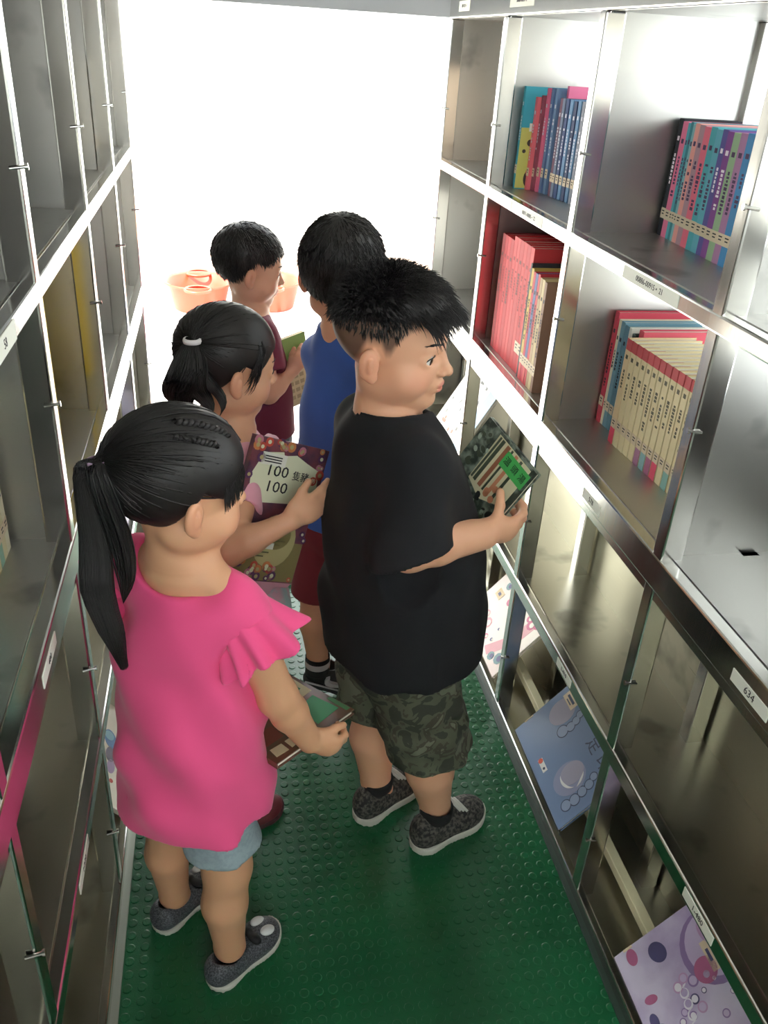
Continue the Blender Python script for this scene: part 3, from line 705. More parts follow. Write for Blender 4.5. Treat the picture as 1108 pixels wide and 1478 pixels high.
def face_parts(o, H, skin_c, open_=1.):
    """eyeballs with iris and pupil, lashes and brows: children of person"""
    EW = mat('eye_white', (226, 222, 214), .25); IR = mat('iris_brown', (40, 24, 16), .15); LA = mat('lash_black', (26, 20, 18), .6)
    for s in (1, -1):
        c = (s * .031, .0630, -.0018); r = .0140
        n, m = 20, 28
        th = np.linspace(0, PI, n); ph = np.linspace(0, 2 * PI, m, endpoint=False)
        g = unit((s * .08, 1., -.10)); u = unit(np.cross(g, (0, 0, 1))); w = np.cross(u, g)
        V = [H.w(*(np.array(c) + r * (math.cos(t) * g + math.sin(t) * (math.cos(p) * u + math.sin(p) * w)))) for t in th for p in ph]
        mb = MB(); Fc = []; mi = []
        for i in range(n - 1):
            for j in range(m):
                Fc.append((i * m + j, i * m + (j + 1) % m, (i + 1) * m + (j + 1) % m, (i + 1) * m + j)); mi.append(1 if th[i + 1] < .60 else 0)
        mb.add(V, Fc); mb.m = mi
        e = mb.build('eye', [EW, IR], o, smooth=True)
        arc = [H.w(s * (.031 + .0158 * math.cos(a)), .0797 - .0070 * abs(math.cos(a)) ** 2 - .0012, -.0012 + .0066 * math.sin(a)) for a in np.linspace(.15, PI - .1, 12)]
        V, Fq = strands_mesh([arc], np.array([.0004] + [.0011] * 10 + [.0003]) * H.k, 5); np_mesh('eyelashes', V, Fq, LA, o)
        arc = [H.w(s * (.014 + .031 * t), .0838 - .016 * t ** 2 - .0005, .0210 + .004 * math.sin(t * 2.8)) for t in np.linspace(0, 1, 12)]
        P = []; rr = np.random.default_rng(3)
        for q in range(70):
            t = rr.uniform(0, .97); b = np.array([s * (.014 + .031 * t), .0828 - .016 * t ** 2, .0208 + .004 * math.sin(t * 2.8) + rr.uniform(-.0020, .0020)])
            d = np.array([s * .006, -.0012 - .004 * t, .0006]); P.append([H.w(*(b + d * f + np.array([0, .0010, 0]))) for f in np.linspace(0, 1, 4)])
        V, Fq = strands_mesh(P, np.array([.0004, .00045, .0003, .0001]) * H.k, 3); np_mesh('eyebrow', V, Fq, LA, o)
def hand_sdf(F, wrist, d, n, thumb, L, curls, spread=.10, tcurl=(.2, .3), tang=.75, tfold=.35):
    """wrist -> fingers along d; n = direction the palm faces; thumb = +1/-1 side (cross(d, n) * thumb); L hand length"""
    d = unit(d); n = unit(np.asarray(n) - (np.asarray(n) @ d) * d); sd = np.cross(d, n) * thumb; w = np.asarray(wrist, float)
    M = np.array([sd, d, n])
    F.put(ell(w + d * .26 * L, (.205 * L, .30 * L, .105 * L), M), 'u', .012)
    F.put(ell(w + d * .36 * L - n * .02 * L, (.21 * L, .18 * L, .095 * L), M), 'u', .010)
    F.put(ell(w + d * .2 * L + sd * .12 * L + n * .05 * L, (.11 * L, .19 * L, .09 * L), M), 'u', .010)     # ball of the thumb
    tips = []
    for i, (off, ln, r) in enumerate(((.155, .46, .064), (.052, .50, .067), (-.052, .465, .064), (-.150, .37, .056))):
        b = w + d * (.50 - abs(off - .03) * .25) * L + sd * off * L
        ang = (off / .155) * spread; dd = unit(d + sd * math.tan(ang)); nn = n
        p = b; c = 0
        for j, fr in enumerate((.44, .31, .25)):
            c += curls[i][j]; q = p + ln * L * fr * (math.cos(c) * dd + math.sin(c) * nn)
            F.put(cone(p, q, r * L * (1 - .07 * j), r * L * (1 - .07 * (j + 1))), 'u', .004 if j else .006); p = q
        tips.append(p)
    b = w + d * .17 * L + sd * .17 * L + n * .04 * L
    td = unit(math.cos(tang) * d + math.sin(tang) * (math.cos(tfold) * sd + math.sin(tfold) * n)); c = 0; p = b
    nb = unit(np.cross(np.cross(td, d), td)) if tang > .05 else -sd
    for j, (fr, r) in enumerate(((.24, .074), (.19, .066))):
        c += tcurl[j]; q = p + fr * L * (math.cos(c) * td + math.sin(c) * nb); F.put(cone(p, q, r * L, r * L * .9), 'u', .007 if j == 0 else .004); p = q
    return tips
def limb(F, pts, rs, k=.012):
    for i in range(len(pts) - 1): F.put(cone(pts[i], pts[i + 1], rs[i], rs[i + 1]), 'u', k if i else .015)
def blob_bounds(pts, m): P = np.array(pts); return P.min(0) - m, P.max(0) + m
SKIN = mat('skin', (214, 164, 132), .52, sss=.12, tint=True)
HAIR = mat('black_hair', (24, 20, 19), .5, spec=.5)
def skin_tint(V, base, H, lip=(196, 106, 98), cheek=(222, 140, 116), stub=None):
    T = np.tile(np.array(lin(base)), (len(V), 1)); L = H.loc(V)
    def mix(c, w): return T * (1 - w[:, None]) + np.array(lin(c)) * w[:, None]
    for s in (1, -1):
        d = ((L - np.array([s * .045, .06, -.036])) / np.array([.024, .03, .022])); w = np.exp(-(d ** 2).sum(1)) * .45; T = mix(cheek, w)
    d = np.minimum((((L - np.array([0, .0915, -.0478])) / np.array([.0150, .009, .0040])) ** 2).sum(1), (((L - np.array([0, .0905, -.0575])) / np.array([.0135, .009, .0048])) ** 2).sum(1))
    T = mix(lip, np.clip(1.5 - d, 0, 1) * .8)
    for s in (1, -1):   # warm ears
        d = ((L - np.array([s * .08, -.010, -.018])) / np.array([.014, .025, .034])); T = mix((214, 128, 104), np.exp(-(d ** 2).sum(1)) * .35)
    if stub is not None: T = mix((52, 44, 40), stub(L))
    return T
def scalp_point(H, u, out=1.0):
    """point of the cranium in the direction u (head frame), pushed out by factor"""
    c = np.array(CR[0]); r = np.array(CR[1]); u = unit(u); t = 1 / np.sqrt(((u / r) ** 2).sum()); return c + u * t * out
def shoe(o, heel, az, L, wd, mats, pitch=0., style='sneaker', hgt=.062, tag_=None):
    """heel: ground point under the back of the shoe; az: heading; builds shoe > sole etc."""
    Fm = frame(az, pitch); heel = np.asarray(heel, float)
    def w(r, f, u): return heel + r * Fm[0] + f * Fm[1] + u * Fm[2]
    up, sole, lin_, lace = mats
    b0, b1 = blob_bounds([w(0, 0, 0), w(0, L, 0), w(0, 0, .1), w(0, L, .1)], .06)
    def field(h=.0022): return Field(*[grid_axis(b0[i], b1[i], h) for i in range(3)])
    # outline of the sole
    def outline(F_, z0, z1, grow):
        Mx = Fm
        def f(x, y, z):
            X = (x - heel[0]) * Mx[0, 0] + (y - heel[1]) * Mx[0, 1] + (z - heel[2]) * Mx[0, 2]
            Y = (x - heel[0]) * Mx[1, 0] + (y - heel[1]) * Mx[1, 1] + (z - heel[2]) * Mx[1, 2]
            Z = (x - heel[0]) * Mx[2, 0] + (y - heel[1]) * Mx[2, 1] + (z - heel[2]) * Mx[2, 2]
            t = np.clip(Y / L, 0, 1)
            hw = wd * (.40 + .10 * np.clip((t - .35) / .35, 0, 1) - .03 * np.exp(-((t - .42) / .15) ** 2)) + grow
            a = np.minimum(np.minimum(t / .18, (1 - t) / .30), 1); hw2 = hw * np.sqrt(np.clip(1 - (1 - a) ** 2, 0, 1)) + .0
            d = np.maximum(np.abs(X) - hw2, np.maximum(-Y, Y - L)); lift = .010 * np.clip((t - .78) / .22, 0, 1) ** 2
            return np.maximum(d, np.maximum(z0 + lift - Z, Z - z1 - lift))
        F_.all(f, 'u', 0); return F_
    th = .016 if style == 'sneaker' else .010
    F_ = field(.0025); outline(F_, 0, th, .003); F_.D = F_.D; V, Q = F_.mesh()
    F2 = field(); Rf = Fm
    F2.put(ell(w(0, L * .22, th + hgt * .30), (wd * .40, L * .23, hgt * .62), Rf), 'u', .01)
    F2.put(ell(w(0, L * .52, th + hgt * .12), (wd * .42, L * .32, hgt * .50), Rf), 'u', .02)
    F2.put(ell(w(0, L * .74, th + .004), (wd * .47, L * .245, hgt * (.52 if style == 'sneaker' else .44)), Rf), 'u', .02)
    F2.put(ell(w(0, L * .12, th + hgt * .45), (wd * .33, L * .115, hgt * .58), Rf), 'u', .012)
    F2.put(cone(w(0, L * .27, th + hgt * .62), w(0, L * .24, th + hgt * 2.), wd * .27, wd * .30), 's', .004)
    if style != 'sneaker': F2.put(ell(w(0, L * .34, th + hgt * 1.0), (wd * .30, L * .25, hgt * .55), Rf), 's', .006)
    F2.all(lambda x, y, z: (heel[0] * Fm[2, 0] + heel[1] * Fm[2, 1] + heel[2] * Fm[2, 2]) + th - .004 - (x * Fm[2, 0] + y * Fm[2, 1] + z * Fm[2, 2]), 'i', .002)
    V2, Q2 = F2.mesh()
    s_ = np_mesh('shoe', V2, Q2, up, o)
    np_mesh('sole', V, Q, sole, s_)
    return s_, w

def person(label, loc, group=None):
    return thing('person', label, 'person', loc)
def child_body(o, base, S_):
    """S_: dict of joints in world metres; builds one continuous skin mesh and returns its head"""
    H = S_['head']; k = S_.get('k', 1.); fine = []
    hb = .135 * H.k
    fx = [[(H.c[i] - hb, H.c[i] + hb, S_.get('hh', .0026))] for i in range(3)]
    for h in S_['hands']:
        w = np.asarray(h['w']); d = unit(h['d']); c = w + d * h['L'] * .5
        if h.get('fine', True):
            for i in range(3): fx[i].append((c[i] - h['L'] * .65, c[i] + h['L'] * .65, .0024))
    pts = [S_['nb'], H.c] + [p for s in 'RL' for p in S_['arm' + s] + S_['leg' + s]] + [np.asarray(h['w']) + unit(h['d']) * h['L'] for h in S_['hands']]
    b0, b1 = blob_bounds(pts, .13); b0[2] = max(b0[2], -.02)
    b1[2] = max(b1[2], H.c[2] + .14 * H.k)
    F = Field(*[grid_axis(b0[i], b1[i], .0044, fx[i]) for i in range(3)])
    nb = np.asarray(S_['nb'])
    hipc = (np.asarray(S_['legR'][0]) + np.asarray(S_['legL'][0])) / 2
    fr = frame(S_['az'])
    F.put(ell(nb * .72 + hipc * .28, (.082 * k, .058 * k, .11 * k), fr), 'u', 0)
    F.put(ell(nb * .35 + hipc * .65, (.078 * k, .066 * k, .13 * k), fr), 'u', .03)
    F.put(ell(hipc + V3(0, 0, .01), (.085 * k, .07 * k, .07 * k), fr), 'u', .03)
    for s in 'RL':
        a = [np.asarray(p, float) for p in S_['arm' + s]]
        F.put(cone(nb + V3(0, 0, .012), a[0] + V3(0, 0, .004), .030 * k, .032 * k), 'u', .03)
        ar = S_.get('ar', (.033, .028, .027, .018))
        limb(F, [a[0], a[1]], [ar[0] * k, ar[1] * k]); m = a[1] * .65 + a[2] * .35
        limb(F, [a[1], m, a[2]], [ar[1] * k, ar[2] * k, ar[3] * k])
        l = [np.asarray(p, float) for p in S_['leg' + s]]
        lr = S_.get('lr', (.056, .038, .040, .025)); cal = l[1] * .6 + l[2] * .4 - fr[1] * .008
        limb(F, [l[0], l[1]], [lr[0] * k, lr[1] * k]); limb(F, [l[1], cal, l[2]], [lr[1] * k, lr[2] * k, lr[3] * k])
        F.put(cone(l[2], l[2] + V3(0, 0, -.03) + fr[1] * .02, lr[3] * k, .018 * k), 'u', .01)
    F.put(cone(nb + V3(0, 0, -.01), H.w(0, -.018, -.045), S_.get('nr', .037) * k, .034 * k), 'u', .022)
    F.put(cone(nb * .97 + hipc * .03, nb, .046 * k, .040 * k), 'u', .03)
    head_sdf(F, H, S_.get('chub', 1.), S_.get('ears', (1, -1)))
    for h in S_['hands']: hand_sdf(F, h['w'], h['d'], h['n'], h['t'], h['L'], h['c'], h.get('spread', .1), h.get('tc', (.2, .3)), h.get('ta', .75), h.get('tf', .35))
    V, Q = F.mesh()
    T = skin_tint(V, S_['skin'], H, stub=S_.get('stub'), lip=S_.get('lip', (196, 106, 98)))
    np_mesh('body', V - base, Q, SKIN, o, tint=T)
    return H
def tee(o, base, mat_, c, F_, tab, sl, neck, h=.0036, n=2.3, hem=None, fold=None, name='t_shirt', flare=None, neck_k=.006):
    """sl: list of (shoulder, elbow-ward end, r1, r2, cut normal); neck: list of prims to subtract"""
    pts = [p for s in sl for p in s[:2]]; T = np.array(tab)
    lo = np.array([c[0], c[1], T[:, 0].min()]) - .2; hi = np.array([c[0], c[1], T[:, 0].max()]) + .2
    b0, b1 = blob_bounds(pts, .09); b0 = np.minimum(b0, lo); b1 = np.maximum(b1, hi); b0[2] = T[:, 0].min() - .02; b1[2] = T[:, 0].max() + .06
    F = Field(*[grid_axis(b0[i], b1[i], h) for i in range(3)])
    F.put(loft(c, F_, tab, n), 'u', 0)
    inn = [(r[0], r[1] - .010, r[2] - .010, r[3] - .010, r[4], r[5]) for r in tab]
    for s in sl:
        a, b, r1, r2, cut = s[:5]; a = np.asarray(a, float); b = np.asarray(b, float)
        F.put(plane_cut(cone(a, b, r1, r2), b, cut), 'u', .022)
    if fold: F.all(fold, 'd')
    for s in sl:
        a, b, r1, r2, cut = s[:5]; a = np.asarray(a, float); b = np.asarray(b, float); d = unit(b - a)
        F.put(cone(b - d * .004, b + d * .05, r2 - .011, r2 - .004), 's', .003)
    for p in neck: F.put(p, 's', neck_k)
    zb = T[:, 0].min()
    F.put(loft(c, F_, inn, n, zlo=zb - .02, zhi=zb + .035), 's', .002)
    V, Q = F.mesh()
    return np_mesh(name, V - base, Q, mat_, o)
def shorts(o, base, mat_, F_, hips, legs, h=.0038, fold=None, name='shorts'):
    """hips: (centre, radii); legs: list of (top, end, r1, r2)"""
    pts = [l[i] for l in legs for i in (0, 1)] + [hips[0]]
    b0, b1 = blob_bounds(pts, .15)
    F = Field(*[grid_axis(b0[i], b1[i], h) for i in range(3)])
    F.put(ell(hips[0], hips[1], F_), 'u', 0)
    for a, b, r1, r2 in legs:
        a = np.asarray(a, float); b = np.asarray(b, float); F.put(plane_cut(cone(a, b, r1, r2), b, b - a + V3(0, 0, -.15)), 'u', .012)
    if fold: F.all(fold, 'd')
    for a, b, r1, r2 in legs:
        a = np.asarray(a, float); b = np.asarray(b, float); d = unit(b - a); F.put(cone(b - d * .003, b + d * .06, r2 - .012, r2 - .006), 's', .003)
    V, Q = F.mesh()
    return np_mesh(name, V - base, Q, mat_, o)
def cap(H, off, zl, h=.003, extra=None, bulge=()):
    """hair mass hugging the skull, kept above the hairline zl(y) in the head frame"""
    b0, b1 = H.c - .16 * H.k, H.c + .17 * H.k
    F = Field(*[grid_axis(b0[i], b1[i], h) for i in range(3)])
    F.put(H.ell(CR[0], np.array(CR[1]) + off), 'u', 0)
    for c, r, kk in bulge: F.put(H.ell(c, r), 'u', kk)
    ys, zs = np.array(zl).T
    M, c0, k = H.M, H.c, H.k
    def cut(x, y, z):
        X, Y, Z = x - c0[0], y - c0[1], z - c0[2]
        ly = (M[1, 0] * X + M[1, 1] * Y + M[1, 2] * Z) / k; lz = (M[2, 0] * X + M[2, 1] * Y + M[2, 2] * Z) / k
        return (np.interp(ly.ravel(), ys, zs).reshape(ly.shape) - lz) * k * .8
    F.all(cut, 'i', .003)
    if extra is not None: F.all(extra, 'd')
    V, Q = F.mesh()
    return V, Q
def merge_meshes(parts):
    V = []; T = []; n = 0
    for v, f in parts:
        V.append(v); T.append(f + n); n += len(v)
    return np.concatenate(V), np.concatenate(T)
def rand_dirs(n, rng): v = rng.normal(size=(n, 3)); return v / np.linalg.norm(v, axis=1, keepdims=True)
def fallz(zl, y): a, b = np.array(zl).T; return np.interp(y, a, b)

TEE_BLACK = mat('black_cotton', (17, 18, 22), .9, bump=(900, .08))
PINK_C = mat('pink_cotton', (244, 84, 142), .85, sheen=.2, bump=(900, .06))
GREY_SHORT = mat('grey_jersey', (152, 168, 174), .9, noise=(160, (134, 150, 158), .6))
BLUE_C = mat('blue_cotton', (52, 92, 170), .85, sheen=.2)
MAROON = mat('maroon_cotton', (112, 40, 62), .85)
DARKRED = mat('dark_red_cotton', (120, 40, 50), .85)
ROSE_C = mat('dusty_pink_cotton', (222, 160, 176), .85, sheen=.2)
DGREY = mat('dark_grey_cotton', (92, 94, 104), .9)
SPECK = mat('speckled_black_knit', (30, 30, 31), .8, noise=(170, (104, 100, 92), .8))
GLIT = mat('grey_glitter', (46, 48, 52), .5, noise=(420, (112, 114, 120), .9))
SOLE_W = mat('off_white_sole', (196, 194, 182), .7); BLK = mat('black_shoe', (26, 26, 28), .55); GREYL = mat('pale_grey_logo', (176, 174, 176), .6)
PATT = mat('pale_pattern_cotton', (176, 196, 194), .9, noise=(38, (232, 150, 170), .7))
# camouflage: three tones from thresholded noise
def camo():
    m = bpy.data.materials.new('camouflage_cotton'); m.use_nodes = True; N = m.node_tree.nodes; L = m.node_tree.links; b = N['Principled BSDF']; b.inputs['Roughness'].default_value = .9
    tc = N.new('ShaderNodeTexCoord'); t = N.new('ShaderNodeTexNoise'); t.inputs['Scale'].default_value = 26; t.inputs['Detail'].default_value = 3; t.inputs['Distortion'].default_value = .6
    r = N.new('ShaderNodeValToRGB'); r.color_ramp.interpolation = 'CONSTANT'; e = r.color_ramp.elements
    e[0].position = 0; e[0].color = (*lin((56, 58, 48)), 1); e[1].position = .44; e[1].color = (*lin((84, 88, 70)), 1)
    for p, c in ((.53, (70, 66, 54)), (.6, (104, 106, 88))): q = e.new(p); q.color = (*lin(c), 1)
    L.new(tc.outputs['Object'], t.inputs['Vector']); L.new(t.outputs['Fac'], r.inputs['Fac']); L.new(r.outputs['Color'], b.inputs['Base Color'])
    return m
CAMO = camo()
def book_at(label, A, B, D, t, c, rough=.35):
    """held picture book: A top-left, B top-right, D bottom-left corners of its cover (world)"""
    A, B, D = map(lambda p: np.asarray(p, float), (A, B, D)); x = B - A; w = np.linalg.norm(x); x /= w
    y = A - D; y -= (y @ x) * x; h = np.linalg.norm(y); y /= h; z = np.cross(x, y)
    return picture_book(label, axes(A - y * h - z * t, x, y, z), w, h, t, c, rough=rough), w, h

# ---- boy in the black t-shirt
def boy_black():
    B = V3(.30, 1.14, 0)
    o = person('boy in black t-shirt and camouflage shorts holding a green-titled book, facing the right shelves', B)
    H = Head((.236, 1.138, .993), -30, 5, 2, .89)
    zst = [(-.12, -.050), (-.07, -.055), (-.045, -.038), (-.03, -.012), (-.018, .012), (.004, .012), (.012, -.004), (.020, -.002), (.030, .022), (.045, .040), (.06, .05), (.1, .06)]
    def stub(L):
        d = L[:, 2] - fallz(zst, L[:, 1]); w = np.clip(d / .018, 0, 1) * .82; w[np.abs(L[:, 0]) > .0745] = 0; w[L[:, 2] < -.075] = 0
        
        return w
    S_ = dict(head=H, az=15, nb=(.236, 1.14, .878), k=1.02, hh=.0019, chub=1.06, skin=(226, 170, 136), stub=stub, lip=(204, 112, 100),
              armR=[(.262, 1.045, .830), (.250, 1.004, .735), (.372, 1.044, .727)], armL=[(.232, 1.240, .830), (.28, 1.290, .715), (.352, 1.243, .735)],
              legR=[(.290, 1.085, .46), (.345, 1.095, .27), (.372, 1.110, .075)], legL=[(.250, 1.195, .46), (.262, 1.190, .28), (.268, 1.188, .080)],
              ar=(.038, .033, .032, .023), lr=(.062, .045, .043, .028), nr=.042,
              hands=[dict(w=(.372, 1.044, .727), d=(.93, .25, .0), n=(-.28, .90, .30), t=1, L=.108, c=((.45, .6, .5), (.5, .6, .5), (.5, .65, .5), (.55, .7, .5)), ta=1.0, tc=(.0, -.3), tf=.95),
                     dict(w=(.352, 1.243, .735), d=(.85, .05, .15), n=(.25, -.9, -.2), t=-1, L=.100, c=((.4, .5, .5),) * 4, ta=.9, tf=.9)])
    child_body(o, B, S_); face = bpy.data.objects.new('x', None); bpy.data.objects.remove(face)
    n0 = len(o.children); face_parts(o, H, None)
    for ch in list(o.children):
        if ch.name.startswith(('eye',)): ch.location = -Vector(B)
    # hair
    rng = np.random.default_rng(11)
    ztop = [(-.12, .030), (-.08, .034), (-.05, .044), (0, .054), (.04, .060), (.07, .066), (.1, .070)]
    V, Q = cap(H, .006, ztop, .0028, bulge=(((0, .034, .076), (.054, .050, .030), .02),))
    u = rand_dirs(16000, rng); pts = np.array([scalp_point(H, q, 1.03) for q in u]); keep = pts[:, 2] > np.interp(pts[:, 1], *np.array(ztop).T) + .002
    u, pts = u[keep][:5200], pts[keep][:5200]
    paths = []
    for q, p in zip(u, pts):
        fr = np.clip((p[1] + .02) / .09, 0, 1); side = np.clip(abs(p[0]) / .06, 0, 1); bk = np.clip((-.02 - p[1]) / .08, 0, 1)
        n = unit(q / np.array(CR[1])); j = rng.normal(0, .22, 3)
        d0 = unit(n * (.75 - .25 * fr) + V3(0, .75 * fr + .25, .18) + V3(0, -.9, -.25) * bk * .7 + j)
        hi = np.clip((p[2] - .045) / .05, 0, 1); L = rng.uniform(.008, .014) + hi * rng.uniform(.010, .016) + .030 * fr * hi; d0 = unit(d0 * (1, 1, 1) - n * .35 * (1 - hi) + V3(0, .3, -.5) * (1 - hi)); dr = V3(0, .15 * fr, -1) * L * (.25 + .45 * fr)
        paths.append([H.w(*(p + d0 * L * t + dr * t * t)) for t in np.linspace(0, 1, 5)])
    # fringe falling over the forehead
    for i in range(420):
        x = rng.uniform(-.055, .060); p = V3(x, .060 + .012 * (1 - (x / .06) ** 2), .080 - 6 * x * x); L = rng.uniform(.028, .046)
        d0 = unit(V3(x * 3 + rng.normal(0, .22), 1.0, -.15 + rng.normal(0, .12))); dr = V3(0, -.10, -1) * L * rng.uniform(.30, .72)
        paths.append([H.w(*(p + d0 * L * t + dr * t * t)) for t in np.linspace(0, 1, 5)])
    # short hair in front of the ear and down the sides
    for i in range(1500):
        q = unit(V3(rng.choice((1, -1)) * rng.uniform(.5, 1.), rng.uniform(-1., .62), rng.uniform(.0, .75))); p = scalp_point(H, q, 1.0)
        if p[2] < fallz(zst, p[1]) + .012 or (abs(p[1] + .008) < .02 and p[2] < .018): continue
        n = unit(q / np.array(CR[1])); d0 = unit(n * .35 + V3(0, .25, -1.0) + rng.normal(0, .2, 3)); L = rng.uniform(.007, .014)
        paths.append([H.w(*(p + d0 * L * t)) for t in np.linspace(0, 1, 5)])
    V2, Q2 = strands_mesh(paths, np.array([.0010, .0010, .0008, .0005, .0001]))
    V, Q = merge_meshes([(V, Q), (V2, Q2)]); np_mesh('hair', V - B, Q, HAIR, o)
    Fm = frame(15)
    tab = [(.470, .150, .150, .114, 0, .004), (.56, .146, .150, .113, 0, .002), (.66, .138, .130, .112, 0, 0), (.74, .130, .108, .108, 0, 0), (.80, .122, .092, .100, 0, -.004), (.845, .106, .074, .086, 0, -.012), (.875, .080, .058, .068, 0, -.020), (.90, .05, .045, .05, 0, -.025)]
    w = waves(5, .0026, [((.3, .1, 1), .16, 1), ((.8, -.3, .7), .11, .8), ((.2, .9, .5), .09, .6), ((1, .2, -.4), .07, .4)])
    tee(o, B, TEE_BLACK, (.265, 1.14), Fm, tab, [((.258, 1.052, .834), (.256, 1.000, .722), .056, .058, (.30, -.25, -.95)), ((.232, 1.215, .838), (.275, 1.265, .745), .056, .054, (.4, .3, -.9))],
        [ell((.242, 1.14, .905), (.055, .058, .032), frame(15, 12)), cone((.236, 1.14, .87), H.w(0, -.015, -.04), .050, .040)], fold=w)
    shorts(o, B, CAMO, Fm, ((.285, 1.14, .455), (.120, .112, .09)), [((.295, 1.09, .43), (.338, 1.095, .262), .078, .078), ((.255, 1.195, .43), (.258, 1.19, .285), .076, .072)], fold=waves(8, .0022, [((.2, .2, 1), .07, 1), ((1, .3, .6), .06, .8), ((.1, 1, .3), .05, .6)]))
    for nm, heel, az in (('R', (.325, 1.077, 0), 27), ('L', (.228, 1.156, 0), 36)):
        s, w_ = shoe(o, heel, az, .180, .072, (SPECK, SOLE_W, None, None)); s.location = -Vector(B)
        Fz = frame(az); a = np.asarray(S_['leg' + nm][2])
        hc = w_(0, .052, .072)
        MB().lathe([(.026, -.012), (.0315, -.004), (.0325, .010), (.032, .018), (.028, .020)], n=24, c=tuple(hc - B)).build('sock', mat('black_sock', (24, 24, 26), .9), o, smooth=True)
        mb = MB()
        for q in range(3):
            c0 = [w_(-.020 + .040 * t, .098 + .010 * q - .006 * math.sin(PI * t), .066 - .007 * q + .010 * math.sin(PI * t)) - B for t in np.linspace(0, 1, 7)]
            V, Qq = strands_mesh([c0], .0028, 6); mb.add(V, [tuple(r) for r in Qq])
        mb.build('lace', mat('pale_lace', (200, 200, 194), .8), s).location = Vector(B)
    return o
